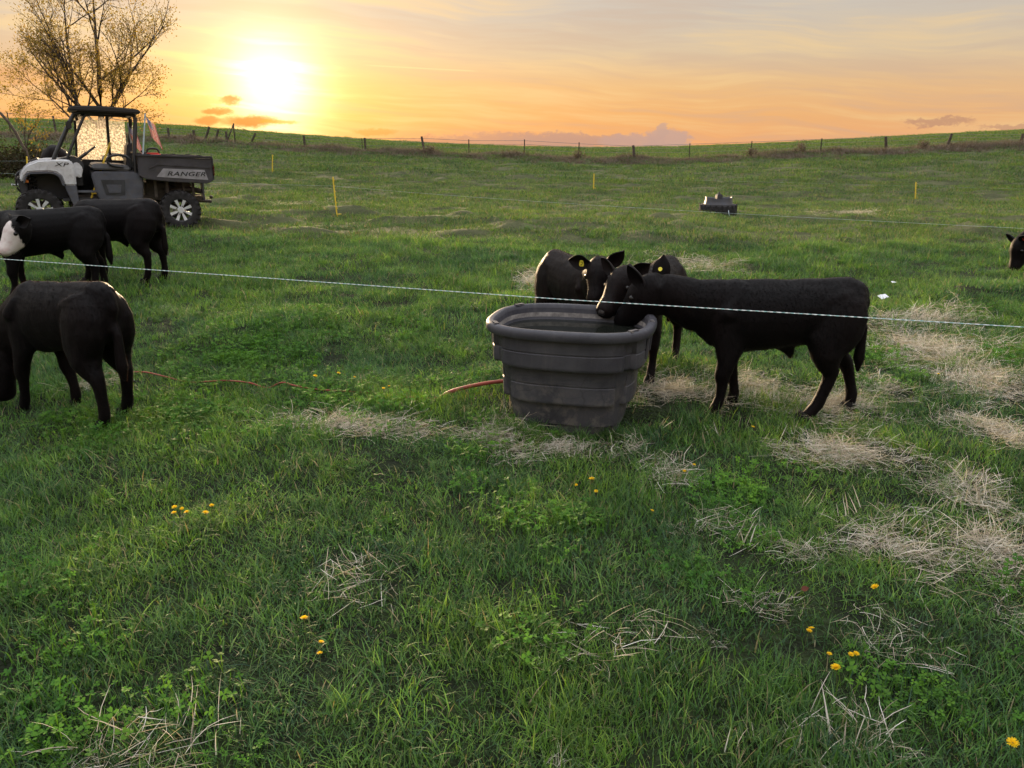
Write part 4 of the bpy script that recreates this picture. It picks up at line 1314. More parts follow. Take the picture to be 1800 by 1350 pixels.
def make_wheel(parent, x, y, z, r, w, side, steer=0.0, seed=0):
    wl = bpy.data.objects.new("wheel", None); COL.objects.link(wl); wl.parent = parent
    wl.location = (x, y, z); wl.rotation_euler = (0, 0, steer); wl.empty_display_size = 0.1
    # tyre cross-section revolved about y
    prof = [(-.48, .60), (-.5, .72), (-.5, .84), (-.46, .93), (-.36, .965), (0, .975), (.36, .965), (.46, .93), (.5, .84), (.5, .72), (.48, .60), (.40, .56), (-.40, .56)]
    bm = bmesh.new(); n = 48
    rings = []
    for k in range(n):
        a = 2 * math.pi * k / n
        rings.append([bm.verts.new((math.cos(a) * q * r, p_ * w, math.sin(a) * q * r)) for p_, q in prof])
    for k in range(n):
        A, B = rings[k], rings[(k + 1) % n]
        for j in range(len(prof)):
            j2 = (j + 1) % len(prof)
            bm.faces.new((A[j], B[j], B[j2], A[j2]))
    # lugs
    for k in range(22):
        for s in (-1, 1):
            a = 2 * math.pi * (k + (0.5 if s > 0 else 0)) / 22
            b2 = bmesh.ops.create_cube(bm, size=1.0)["verts"]
            M = Matrix.Rotation(-a, 4, "Y") @ Matrix.Translation((r * 0.965, s * w * 0.30, 0)) @ Matrix.Rotation(s * 0.45, 4, "X") @ Matrix.Diagonal((r * 0.085, w * 0.48, r * 0.12, 1))
            for v in b2:
                v.co = M @ v.co
            b3 = bmesh.ops.create_cube(bm, size=1.0)["verts"]
            M = Matrix.Rotation(-a - 0.03, 4, "Y") @ Matrix.Translation((r * 0.90, s * w * 0.485, 0)) @ Matrix.Diagonal((r * 0.12, w * 0.09, r * 0.11, 1))
            for v in b3:
                v.co = M @ v.co
    bmesh.ops.recalc_face_normals(bm, faces=bm.faces)
    bm_obj("tyre", bm, m_rubber, wl)
    # rim: barrel, eight flat spokes, hub
    bm = bmesh.new(); rings = []
    for k in range(40):
        a = 2 * math.pi * k / 40
        rings.append([bm.verts.new((math.cos(a) * q * r, p_ * w, math.sin(a) * q * r)) for p_, q in [(-.46, .60), (.0, .54), (.44, .56), (.47, .60), (.46, .585), (.40, .545)]])
    for k in range(40):
        A, B = rings[k], rings[(k + 1) % 40]
        for j in range(5):
            bm.faces.new((A[j], A[j + 1], B[j + 1], B[j]))
    bm_obj("rim", bm, m_dkplast, wl, True)
    bm = bmesh.new()
    for k in range(8):
        a = 2 * math.pi * (k + 0.5) / 8 + seed
        vs = bmesh.ops.create_cube(bm, size=1.0)["verts"]
        for v in vs:
            tq = v.co.x + 0.5
            v.co.z *= 0.085 + 0.075 * tq
            v.co = Matrix.Rotation(-a, 4, "Y") @ Vector((r * (0.10 + 0.46 * tq), side * w * (0.40 - 0.05 * (1 - tq)) + v.co.y * w * 0.10, v.co.z * r))
    b2 = bmesh.ops.create_cone(bm, cap_ends=True, segments=24, radius1=r * 0.17, radius2=r * 0.14, depth=w * 0.16)["verts"]
    for v in b2:
        v.co = Vector((v.co.x, side * w * 0.40 + v.co.z, v.co.y))
    bmesh.ops.recalc_face_normals(bm, faces=bm.faces)
    bm_obj("spokes", bm, m_rim, wl)
    for k in range(4):
        a = 2 * math.pi * k / 4 + 0.4
        b2 = bmesh.new()
        bmesh.ops.create_cone(b2, cap_ends=True, segments=8, radius1=r * 0.03, radius2=r * 0.025, depth=w * 0.06)
        bm_obj("lug_nut", b2, m_steel, wl, False, Matrix.Translation((math.cos(a) * r * .22, side * w * .45, math.sin(a) * r * .22)) @ Matrix.Rotation(math.pi / 2, 4, "X"))
    return wl

def spring_bm(p0, p1, rad, wire, turns):
    p0, p1 = Vector(p0), Vector(p1); ax = (p1 - p0).normalized(); s = ax.orthogonal().normalized(); t = ax.cross(s)
    n = turns * 10
    return tube_bm([p0.lerp(p1, k / n) + s * (rad * math.cos(k / 10 * 2 * math.pi)) + t * (rad * math.sin(k / 10 * 2 * math.pi)) for k in range(n + 1)], wire, 6)

def make_vehicle():
    R = Vector(on_ground(320, 405))
    fx, fy = Vector((-0.875, -0.485)).normalized()
    uF = ray(74, 400)[0]
    L = (uF * R.y - R.x) / (fx - uF * fy)
    F = Vector((R.x + fx * L, R.y + fy * L, 0)); F.z = gz1(F.x, F.y)
    fd = (F - R); WBw = fd.length; fd.normalize()
    WB, T, r, w = 2.05, 0.62, 0.318, 0.24
    S = WBw / WB
    print("vehicle scale", S, R, F)
    left = Vector((-fd.y, fd.x, 0))
    o0 = R - left * (T * S)
    pitch = math.asin(max(-0.2, min(0.2, fd.z)))
    v = empty("utility_vehicle", (o0.x, o0.y, R.z - 0.02), math.atan2(fd.y, fd.x), "silver and charcoal two-seat utility vehicle with roof and cargo bed", "utility vehicle")
    v.scale = (S,) * 3
    v.rotation_euler = (0, -pitch, math.atan2(fd.y, fd.x))
    for (x, y, st) in [(0, T, 0), (WB, T, 0.10), (0, -T, 0), (WB, -T, 0.10)]:
        make_wheel(v, x, y, r, r, w, 1 if y > 0 else -1, st, 0.13 * x)
    # chassis
    for y in (-.28, .28):
        bm_obj("frame_rail", box_bm(-.55, 2.2, y - .03, y + .03, .46, .54, .01), m_steel, v)
    bm_obj("skid_plate", box_bm(.55, 1.62, -.5, .5, .40, .45, .01), m_dkplast, v)
    for x in (0, WB):
        bm_obj("axle", tube_bm([(x, -.6, .335), (x, .6, .335)], .035), m_steel, v, True)
        for y in (-.42, .42):
            bm_obj("spring", spring_bm((x + .05, y, .45), (x + .08, y * .92, .86), .055, .011, 7), m_blacktube, v, True)
            bm_obj("suspension_arm", tube_bm([(x + .25, y * .55, .45), (x, y * 1.2, .36), (x - .25, y * .55, .45)], .022), m_steel, v, True)
    bm_obj("engine_block", box_bm(-.30, .50, -.30, .30, .46, .80, .04), m_steel, v)
    bm_obj("exhaust", tube_bm(smooth_path([(.2, .36, .62), (-.2, .40, .66), (-.5, .38, .62)]), .05), m_steel, v, True)
    for x in (.34, .16, -.12, -.30):
        bm_obj("bed_support", box_bm(x - .025, x + .025, .44, .50, .52, .82, .005), m_steel, v)
    bm_obj("mud_flap", box_bm(-.47, -.44, .48, .74, .48, .80, .004), m_dkplast, v)
    # cargo bed with tapered skirt
    side_poly = [(-.66, .84), (-.64, 1.21), (.58, 1.235), (.60, .90), (.50, .84), (.10, .80), (-.55, .78)]
    for y in (1, -1):
        pn = bm_obj("bed_side", prism_bm(side_poly, y * .68, y * .74, .012), m_bed, v)
        bm_obj("bed_rail", box_bm(-.66, .60, y * .66 if y > 0 else y * .765, y * .765 if y > 0 else y * .66, 1.222, 1.262, .012), m_bed, pn)
        bm_obj("crease", prism_bm([(-.63, 1.05), (-.63, 1.09), (.30, 1.115), (.44, 1.03), (.40, 1.03), (.29, 1.085)], y * .738, y * .752, .003), m_bed, pn)
        if y > 0:
            dc = bm_obj("side_decal", prism_bm([(-.56, .845), (-.50, 1.02), (.22, 1.03), (.33, .885)], .741, .746, .001), m_decal, pn)
            me = text_mesh("RANGER", .098, .002, .3, 1.5)
            me.materials.append(m_black_print)
            tx = bpy.data.objects.new("lettering", me); COL.objects.link(tx); tx.parent = pn
            tx.matrix_local = Matrix(((-1, 0, 0, -.15), (0, 0, 1, .7485), (0, 1, 0, .94), (0, 0, 0, 1)))
        for x in (-.42, -.12, .18, .44):
            bm_obj("tie_down_notch", box_bm(x - .05, x + .05, y * .70 - .03, y * .70 + .03, 1.258, 1.272, .004), m_dkplast, pn)
    bm_obj("bed_floor", box_bm(-.64, .58, -.675, .675, .86, .90, .004), m_dkplast, v)
    bm_obj("bed_front", box_bm(.55, .59, -.675, .675, .905, 1.24, .008), m_bed, v)
    tg = bm_obj("tailgate", box_bm(-.69, -.645, -.675, .675, .84, 1.235, .01), m_bed, v)
    for y in (.71, -.71):
        bm_obj("tail_light", box_bm(-.69, -.668, y - .03, y + .03, .92, 1.10, .006), m_darkred, v)
    # seat and its base
    bs = bm_obj("seat_base", prism_bm([(.56, .42), (.52, .90), (.62, .965), (1.24, .955), (1.28, .90), (1.24, .60), (1.18, .44)], .10, .66, .02), m_greyplast, v)
    bm_obj("base_recess", prism_bm([(.82, .56), (.80, .82), (1.15, .82), (1.10, .56)], .655, .668, .004), m_dkplast, bs)
    bm_obj("base_recess", prism_bm([(.88, .60), (.86, .74), (1.08, .74), (1.05, .60)], .664, .676, .003), m_greyplast, bs)
    bm_obj("seat_base", prism_bm([(.56, .42), (.52, .90), (.62, .965), (1.24, .955), (1.28, .90), (1.24, .60), (1.18, .44)], -.66, .08, .02), m_dkplast, v)
    bm_obj("seat_cushion", prism_bm([(.70, .97), (.70, 1.05), (.78, 1.075), (1.20, 1.09), (1.28, 1.05), (1.26, .985)], -.62, .63, .025, 3), m_seat, v, True)
    bm_obj("seat_back", prism_bm([(.60, .98), (.55, 1.42), (.62, 1.46), (.68, 1.42), (.74, 1.00)], -.62, .05, .025, 3), m_dkplast, v, True)
    # floor and far side door
    bm_obj("floor", box_bm(1.20, 1.72, -.62, .66, .455, .50, .008), m_dkplast, v)
    bm_obj("side_step", box_bm(1.22, 1.50, .64, .69, .60, .64, .008), m_greyplast, v)
    dr = bm_obj("far_door", prism_bm([(.66, .50), (.64, 1.12), (1.46, 1.14), (1.60, 1.05), (1.56, .50)], -.70, -.66, .01), m_dkplast, v)
    # dash and firewall
    bm_obj("firewall", box_bm(1.58, 1.63, -.62, .56, .50, 1.06, .01), m_dkplast, v)
    bm_obj("dashboard", prism_bm([(1.36, .98), (1.38, 1.14), (1.50, 1.20), (1.72, 1.14), (1.70, .96)], -.60, .56, .02), m_dkplast, v)
    bm_obj("dash_pod", prism_bm([(1.42, .84), (1.38, 1.00), (1.44, 1.10), (1.52, 1.08), (1.52, .86)], .44, .585, .015), m_silver, v)
    bm_obj("glove_box", prism_bm([(1.40, .70), (1.40, .86), (1.54, .86), (1.54, .70)], -.55, .40, .01), m_dkplast, v)
    # bonnet and front wings
    bonnet = bm_obj("bonnet", prism_bm([(1.60, 1.00), (1.62, 1.155), (1.95, 1.135), (2.18, 1.065), (2.30, .97), (2.32, .88), (2.10, .90)], -.44, .44, .03, 3), m_silver, v)
    for y in (.2, -.2):
        bm_obj("bonnet_vent", prism_bm([(1.98, 1.120), (2.0, 1.142), (2.14, 1.102), (2.13, 1.078)], y - .09, y + .09, .004), m_blacktube, bonnet)
    wing = [(1.50, .72), (1.50, 1.04), (1.54, 1.13), (1.64, 1.145), (1.98, 1.115), (2.18, 1.045), (2.30, .945), (2.36, .80), (2.30, .76), (2.26, .86), (2.18, .925), (1.86, .945), (1.76, .925), (1.70, .87), (1.665, .72)]
    for y in (1, -1):
        fw = bm_obj("front_wing", prism_bm(wing, y * .45 if y > 0 else y * .70, y * .70 if y > 0 else y * .45, .02, 3), m_silver, v)
        bm_obj("wing_lip", prism_bm([(1.66, .715), (1.695, .87), (1.755, .92), (1.86, .940), (2.18, .920), (2.255, .858), (2.30, .75), (2.27, .74), (2.225, .845), (2.17, .892), (1.865, .908), (1.775, .89), (1.73, .85), (1.695, .715)], y * .60 if y > 0 else y * .735, y * .735 if y > 0 else y * .60, .006), m_greyplast, fw)
        bm_obj("wing_skirt", prism_bm([(1.49, .40), (1.50, .722), (1.67, .722), (1.64, .60), (1.58, .40)], y * .50 if y > 0 else y * .705, y * .705 if y > 0 else y * .50, .01), m_greyplast, v)
        bm_obj("wheel_well", prism_bm([(1.62, .45), (1.70, .86), (1.80, .905), (2.16, .885), (2.24, .80), (2.24, .60), (2.1, .55)], y * .30 if y > 0 else y * .34, y * .34 if y > 0 else y * .30, .004), m_dkplast, v)
        hl = bm_obj("headlight", prism_bm([(2.24, .90), (2.27, .985), (2.325, .94), (2.36, .86), (2.33, .82)], y * .36 if y > 0 else y * .66, y * .66 if y > 0 else y * .36, .015), m_lampglass, v)
        if y > 0:
            me = text_mesh("XP", .085, .002, .25, 1.7)
            me.materials.append(m_black_print)
            tx = bpy.data.objects.new("lettering", me); COL.objects.link(tx); tx.parent = fw
            tx.matrix_local = Matrix(((-1, 0, 0, 1.68), (0, 0, 1, .7025), (0, 1, 0, 1.055), (0, 0, 0, 1)))
    bm_obj("bumper", prism_bm([(2.20, .50), (2.26, .80), (2.36, .84), (2.40, .74), (2.36, .56), (2.28, .48)], -.58, .58, .02), m_dkplast, v)
    for y in (-.3, .3):
        bm_obj("brush_guard", tube_bm(smooth_path([(2.34, y, .55), (2.44, y, .66), (2.43, y, .84), (2.36, y, .92)]), .02), m_blacktube, v, True)
    bm_obj("brush_guard", tube_bm([(2.43, -.46, .80), (2.43, .46, .80)], .02), m_blacktube, v, True)
    bm_obj("winch_hook", tube_bm(smooth_path([(2.42, .1, .70), (2.50, .12, .69), (2.54, .16, .70)]), .014), m_rim, v, True)
    bm_obj("marker_reflector", box_bm(2.20, 2.27, .665, .685, .755, .80, .004), simple_mat("amber_reflector", (0.45, 0.13, 0.02), 0.4), v)
    # roll cage
    for y in (.60, -.60):
        yt = y * .90
        bm_obj("front_pillar", tube_bm(smooth_path([(1.78, y, 1.06), (1.745, y, 1.20), (1.46, yt, 1.80), (1.40, yt, 1.88), (1.30, yt, 1.915)]), .032), m_blacktube, v, True)
        bm_obj("front_brace", tube_bm(smooth_path([(1.60, y * .96, 1.12), (1.30, yt, 1.80), (1.22, yt, 1.895)]), .018), m_blacktube, v, True)
        bm_obj("rear_pillar", tube_bm(smooth_path([(.63, y * 1.04, .92), (.62, y * 1.02, 1.25), (.555, yt, 1.80), (.58, yt, 1.90), (.68, yt, 1.92)]), .032), m_blacktube, v, True)
        bm_obj("roof_rail", tube_bm([(1.30, yt, 1.915), (.68, yt, 1.92)], .03), m_blacktube, v, True)
        bm_obj("hip_bar", tube_bm(smooth_path([(.66, y * 1.06, 1.05), (.70, y * 1.08, 1.17), (.80, y * 1.09, 1.235), (.98, y * 1.09, 1.21), (1.03, y * 1.09, 1.13), (.97, y * 1.08, 1.06), (.80, y * 1.06, 1.03)]), .020), m_blacktube, v, True)
    for x, z in ((1.34, 1.905), (.60, 1.905)):
        bm_obj("cross_bar", tube_bm([(x, -.54, z), (x, .54, z)], .028), m_blacktube, v, True)
    bm_obj("cross_bar", tube_bm([(.62, -.60, 1.28), (.62, .60, 1.28)], .026), m_blacktube, v, True)
    # the far side has a framed window
    bm_obj("far_window_post", tube_bm([(.93, -.60, 1.12), (.91, -.565, 1.90)], .024), m_blacktube, v, True)
    bm_obj("far_window_post", tube_bm([(1.44, -.62, 1.12), (1.40, -.57, 1.80)], .020), m_blacktube, v, True)
    for (a, b_) in ((.66, .905), (.955, 1.42)):
        bm_obj("side_window", prism_bm([(a, 1.125), (a - .02, 1.88), (b_ - .02, 1.88), (b_, 1.125)], -.605, -.600), m_dirtyglass, v)
    ws = bmesh.new()
    q = [(1.735, .56, 1.22), (1.735, -.56, 1.22), (1.44, -.52, 1.84), (1.44, .52, 1.84)]
    lo_ = [ws.verts.new(p_) for p_ in q]; hi_ = [ws.verts.new((x + .006, y, z + .003)) for x, y, z in q]
    ws.faces.new(lo_); ws.faces.new(hi_[::-1])
    for k in range(4):
        ws.faces.new((lo_[k], hi_[k], hi_[(k + 1) % 4], lo_[(k + 1) % 4]))
    bm_obj("windscreen", ws, m_glass, v)
    # roof
    bm_obj("roof", prism_bm([(.47, 1.93), (.46, 1.965), (.52, 2.005), (1.00, 2.025), (1.42, 2.01), (1.51, 1.965), (1.49, 1.93)], -.66, .66, .022, 3), m_blacktube, v, True)
    bm_obj("roof_rib", box_bm(.60, 1.40, -.30, -.22, 2.015, 2.03, .006), m_blacktube, v)
    bm_obj("rear_mirror", box_bm(1.36, 1.40, -.12, .12, 1.78, 1.85, .012), m_blacktube, v)
    bm_obj("side_mirror", box_bm(1.47, 1.55, .62, .70, 1.62, 1.76, .02), m_blacktube, v)
    # steering
    b2 = bmesh.new()
    for k in range(28):
        pass
    ring = [Vector((0, .17 * math.cos(2 * math.pi * k / 28), .17 * math.sin(2 * math.pi * k / 28))) for k in range(29)]
    loft(b2, ring, [.014] * 29, 8, up=(1, 0, 0), cap=False)
    sw = bm_obj("steering_wheel", b2, m_blacktube, v, True, Matrix.Translation((1.30, .30, 1.25)) @ Matrix.Rotation(math.radians(-52), 4, "Y"))
    for a in (0, 2.1, 4.2):
        bm_obj("spoke", tube_bm([(0, 0, 0), (0, .165 * math.cos(a), .165 * math.sin(a))], .012, 6), m_blacktube, sw, True)
    bm_obj("steering_column", tube_bm([(1.30, .30, 1.25), (1.50, .30, 1.08)], .028), m_blacktube, v, True)
    bm_obj("gear_lever", tube_bm([(1.44, .05, 1.02), (1.38, .05, 1.18)], .012), m_blacktube, v, True)
    # tow hitch
    bm_obj("tow_bar", tube_bm([(-.40, 0, .44), (-.72, 0, .42)], .03), m_steel, v, True)
    b2 = bmesh.new(); bmesh.ops.create_uvsphere(b2, u_segments=12, v_segments=8, radius=.032)
    bm_obj("tow_ball", b2, m_steel, v, True, Matrix.Translation((-.72, 0, .50)))
    # flags on poles behind the cab
    for (x, y, lean, ph) in ((.50, .60, -.10, 0.3), (.56, -.40, .05, 1.2)):
        top = (x + lean, y, 1.94 if y > 0 else 1.80)
        pl_ = bm_obj("flag_pole", tube_bm([(x, y, 1.20), top], .012, 8), m_paleblue, v, True)
        nu, nv = 12, 16
        fv, ff, uv = [], [], []
        for i in range(nv):
            for j in range(nu):
                a = j / (nu - 1); b_ = i / (nv - 1)
                xx = top[0] - a * .13 - .03 * b_ * a - .06 * b_
                yy = y + .035 * math.sin(a * 9 + ph + b_ * 2)
                zz = top[2] - .05 - b_ * .33 - a * (.14 + .08 * b_)
                fv.append((xx, yy, zz)); uv.append((b_, 1 - a))
        for i in range(nv - 1):
            for j in range(nu - 1):
                k = i * nu + j
                ff.append((k, k + 1, k + nu + 1, k + nu))
        fl = mesh_obj("flag", fv, ff, m_flag, pl_, True)
        ul = fl.data.uv_layers.new(name="UVMap")
        for lp in fl.data.loops:
            ul.data[lp.index].uv = uv[lp.vertex_index]
    # panels drawn in slightly: short overhangs and a lower cab
    def remap(p_):
        x, z = p_.x, p_.z
        if x > 2.0: x = 2.0 + (x - 2.0) * .74
        if x < 0: x *= .84
        if z > .45: z = .45 + (z - .45) * .935
        return Vector((x, p_.y, z))
    def walk(o):
        for ch in list(o.children):
            if ch.name.startswith("wheel") and ch.type == "EMPTY":
                continue
            if ch.matrix_basis == Matrix.Identity(4):
                for vv in ch.data.vertices:
                    vv.co = remap(vv.co)
                walk(ch)
            else:
                ch.location = remap(ch.location)
    walk(v)
    # loose things carried
    M = v.matrix_basis
    can = empty("fuel_can", M @ Vector((.30, .30, .875)), math.atan2(fd.y, fd.x), "red plastic fuel can standing in the cargo bed", "fuel can")
    can.scale = (S,) * 3
    bm_obj("can_body", prism_bm([(-.16, 0), (-.17, .28), (-.10, .36), (.12, .36), (.17, .28), (.16, 0)], -.11, .11, .03, 3), m_red, can, True)
    bm_obj("handle", tube_bm(smooth_path([(-.10, 0, .355), (-.06, 0, .42), (.06, 0, .42), (.10, 0, .355)]), .016), m_blacktube, can, True)
    bm_obj("spout_cap", tube_bm([(.12, 0, .34), (.17, 0, .40)], .028), m_blacktube, can, True)
    rod = empty("fence_stake", M @ Vector((1.25, .45, .50)), math.atan2(fd.y, fd.x), "yellow fence stake leaning across the seat of the utility vehicle", "stake")
    rod.scale = (S,) * 3
    bm_obj("shaft", tube_bm([(.06, .06, .0), (-.34, -.12, .86)], .016, 8), m_yellow, rod, True)
    bm_obj("step", box_bm(-.05, .05, .04, .09, .06, .085, .005), m_yellow, rod)
make_vehicle()

# ------------------------------------------------------------------ fences and wires
m_oldwood = simple_mat("weathered_wood", (0.075, 0.060, 0.050), 0.9, 0.15, var=0.4, scale=10, bump=0.6, bscale=30)
m_tpost = simple_mat("rusty_steel_post", (0.060, 0.045, 0.038), 0.8, 0.3, 0.3, 0.35, 20)
m_wire = simple_mat("galvanised_wire", (0.16, 0.15, 0.14), 0.5, 0.4, 0.6, 0.2)
m_stake = simple_mat("yellow_stake_plastic", (0.70, 0.50, 0.045), 0.5, 0.35, var=0.1)

def polywire_mat():
    m, n, out = new_mat("white_and_green_polywire")
    x = n.xyz(n.n("ShaderNodeNewGeometry").outputs["Position"])[0]
    f = n.m("FRACT", n.m("MULTIPLY", x, 34.0))
    c = n.mix(n.m("GREATER_THAN", f, 0.62), (0.70, 0.74, 0.75, 1), (0.30, 0.50, 0.50, 1))
    p = n.n("ShaderNodeBsdfPrincipled"); n.put(p.inputs["Base Color"], c); p.inputs["Roughness"].default_value = 0.45
    n.t.links.new(p.outputs[0], out.inputs[0])
    return m
m_poly = polywire_mat()
m_polydull = simple_mat("weathered_polywire", (0.34, 0.42, 0.42), 0.6, 0.3, var=0.15)

def twisted(pts, rad, seg_len, pitch):
    """two strands twisted about the path"""
    bm = bmesh.new()
    P = [Vector(p) for p in pts]
    dense = []
    for a, b_ in zip(P, P[1:]):
        n = max(2, int((b_ - a).length / seg_len))
        dense += [a.lerp(b_, k / n) for k in range(n)]
    dense.append(P[-1])
    for s in (0, math.pi):
        L = 0; out = []
        for i, p in enumerate(dense):
            t = (dense[min(i + 1, len(dense) - 1)] - dense[max(0, i - 1)]).normalized()
            side = t.cross(Vector((0, 0, 1))).normalized(); up = side.cross(t)
            if i: L += (p - dense[i - 1]).length
            a = L / pitch * 2 * math.pi + s
            out.append(p + side * (math.cos(a) * rad * .55) + up * (math.sin(a) * rad * .55))
        loft(bm, out, [rad * .62] * len(out), 5)
    return bm

def sag(a, b_, n, d):
    a, b_ = Vector(a), Vector(b_)
    return [a.lerp(b_, k / n) - Vector((0, 0, d * 4 * (k / n) * (1 - k / n))) for k in range(n + 1)]

def make_fences():
    # near wire, across the whole view
    a = at_depth(-1500, 345, 11.0); b_ = at_depth(0, 455, 4.18); c = at_depth(1000, 527, 3.02); d = at_depth(1800, 575, 2.56); e = d + (d - c) * 3.0
    near = bm_obj("electric_fence_wire", twisted([a, b_, c, d, e], .0018, .012, .05), m_poly, None, True)
    tag(near, "white and green twisted fence wire stretched in front of the tank", "wire", "electric fence wires")
    # middle wire held by the nearest stakes
    p0 = at_depth(-60, 301, 17.0); p1 = at_depth(587.5, 327, 16.9); p2 = at_depth(1850, 404, 8.3); p3 = at_depth(2300, 430, 6.6)
    mid = bm_obj("electric_fence_wire", tube_bm(sag(p0, p1, 8, .03)[:-1] + sag(p1, p2, 14, .05)[:-1] + [p2, p3], .0018, 6), m_polydull, None, True)
    tag(mid, "thin pale wire crossing mid-field below the tyre water trough", "wire", "electric fence wires")
    far = [at_depth(-60, 283, 17.5), at_depth(47, 283, 17.0), at_depth(479, 280, 38), at_depth(1043, 312, 34), at_depth(1608, 327, 30), at_depth(1900, 335, 27)]
    fr = bm_obj("electric_fence_wire", tube_bm(far, .0014, 5), m_polydull, None, True)
    tag(fr, "faint farthest wire strung between the distant yellow stakes", "wire", "electric fence wires")
    # yellow stakes
    specs = [(593, 386, 585, 311, 16.9, "leaning yellow stake nearest the camera, just right of the vehicle"), (1043, 344, 1044, 305, 34.0, "upright yellow stake in the middle of the far field"),
             (1607, 363, 1610, 320, 30.0, "yellow stake on the right, beyond the tyre water trough"), (479, 307, 479, 272, 38.0, "small distant yellow stake below the setting sun"),
             (46, 330, 47, 275, 17.0, "yellow stake at the left edge, behind the front of the vehicle")]
    for (bx_, by_, tx_, ty_, Y, lab) in specs:
        top = at_depth(tx_, ty_, Y); bx = ray(bx_, by_)[0] * Y
        bz = gz1(bx, Y)
        o = empty("fence_stake", (bx, Y, bz), 0, lab, "stake", "yellow electric fence stakes")
        t = top - Vector((bx, Y, bz)); L = t.length
        rr = .014 if Y < 20 else .022
        bm_obj("shaft", tube_bm([(0, 0, -.03), tuple(t * .5), tuple(t)], rr, 8), m_stake, o, True)
        for k in range(6):
            q = t * (0.22 + 0.14 * k)
            b2 = bmesh.new(); loft(b2, [q + Vector((rr * .8, -.005, -.008)), q + Vector((rr * 2.3, -.012, .0)), q + Vector((rr * 2.0, -.012, .02))], [.006, .006, .004], 6)
            bm_obj("wire_clip", b2, m_stake, o, True)
        bm_obj("foot_step", box_bm(-.01, .10, -.01, .01, .05, .07, .004), m_stake, o)
    # old fence at the back
    F = empty("wire_fence", (0, FENCE_Y, gz1(0, FENCE_Y)), 0, "old wire fence of wooden and steel posts along the back of the field", "fence")
    inv = Vector((0, FENCE_Y, gz1(0, FENCE_Y)))
    posts = [(-90, 196, 0, .10), (12, 196, 0, .05), (93, 203, 0, .09), (210, 218, 1, .04), (265, 224, 0, .09), (295, 225, 0, .11), (340, 228, 0, .11), (368, 224, .5, .10), (384, 228, .35, .10), (397, 231, 0, .11),
             (410, 217, 0, .06), (449, 235, .4, .09), (534, 238, 0, .11), (636, 243, 0, .04), (641, 242, 0, .10), (741, 241, -.2, .11), (824, 245, 0, .05), (922, 245, 0, .05), (1018, 250, 0, .05),
             (1113, 255, -.15, .13), (1213, 252, 0, .05), (1322, 248, 0, .05), (1445, 243, 0, .05), (1557, 240, -.2, .13), (1673, 235, .2, .13), (1797, 244, .1, .13), (1930, 228, 0, .12)]
    tops = []
    for (px, ty_, lean, rad) in posts:
        Y = FENCE_Y + random.uniform(-.4, .4)
        tp = at_depth(px, ty_, Y)
        bx = tp.x - lean
        bz = gz1(bx, Y) - .05
        tp.z = max(tp.z, bz + 0.8)
        b2 = bmesh.new()
        base = Vector((bx, Y, bz)); q = tp - base
        if rad > .07:
            loft(b2, [base - inv, base + q * .3 + Vector((random.uniform(-.03, .03), 0, 0)) - inv, base + q * .7 - inv, tp - inv + Vector((0, 0, random.uniform(-.02, .05)))], [rad * .9, rad * .85, rad * .8, rad * .75], 9)
            bm_obj("wooden_post", b2, m_oldwood, F, False)
        else:
            loft(b2, [base - inv, tp - inv], [rad * .8, rad * .8], 5)
            bm_obj("steel_post", b2, m_tpost, F, False)
        tops.append((base, tp))
    b2 = bmesh.new()
    a0, b0 = at_depth(397, 255, FENCE_Y), at_depth(411, 217, FENCE_Y)
    loft(b2, [a0 - inv, b0 - inv], [.045, .045], 6)
    bm_obj("brace_post", b2, m_oldwood, F)
    tops.sort(key=lambda q: q[0].x)
    for hgt in (.45, .72, .95):
        pts = []
        for (a, b_) in tops:
            pts.append(a.lerp(b_, hgt * random.uniform(.96, 1.0)) - inv)
        bm_obj("wire", tube_bm(pts, .012, 4), m_wire, F)
make_fences()

# ------------------------------------------------------------------ trees and bushes
m_bark = simple_mat("grey_brown_bark", (0.085, 0.065, 0.052), 0.9, 0.15, var=0.35, scale=12, bump=0.6, bscale=25)
m_bud = leaf_mat("young_leaf", [(0.20, 0.14, 0.045), (0.28, 0.19, 0.06), (0.14, 0.12, 0.035), (0.24, 0.14, 0.055)], 0.6, 0.6, 0.2)
m_bramble = leaf_mat("bramble_leaf", [(0.030, 0.030, 0.014), (0.05, 0.036, 0.02), (0.035, 0.045, 0.016), (0.06, 0.045, 0.03)], 0.25, 0.8, 0.2)

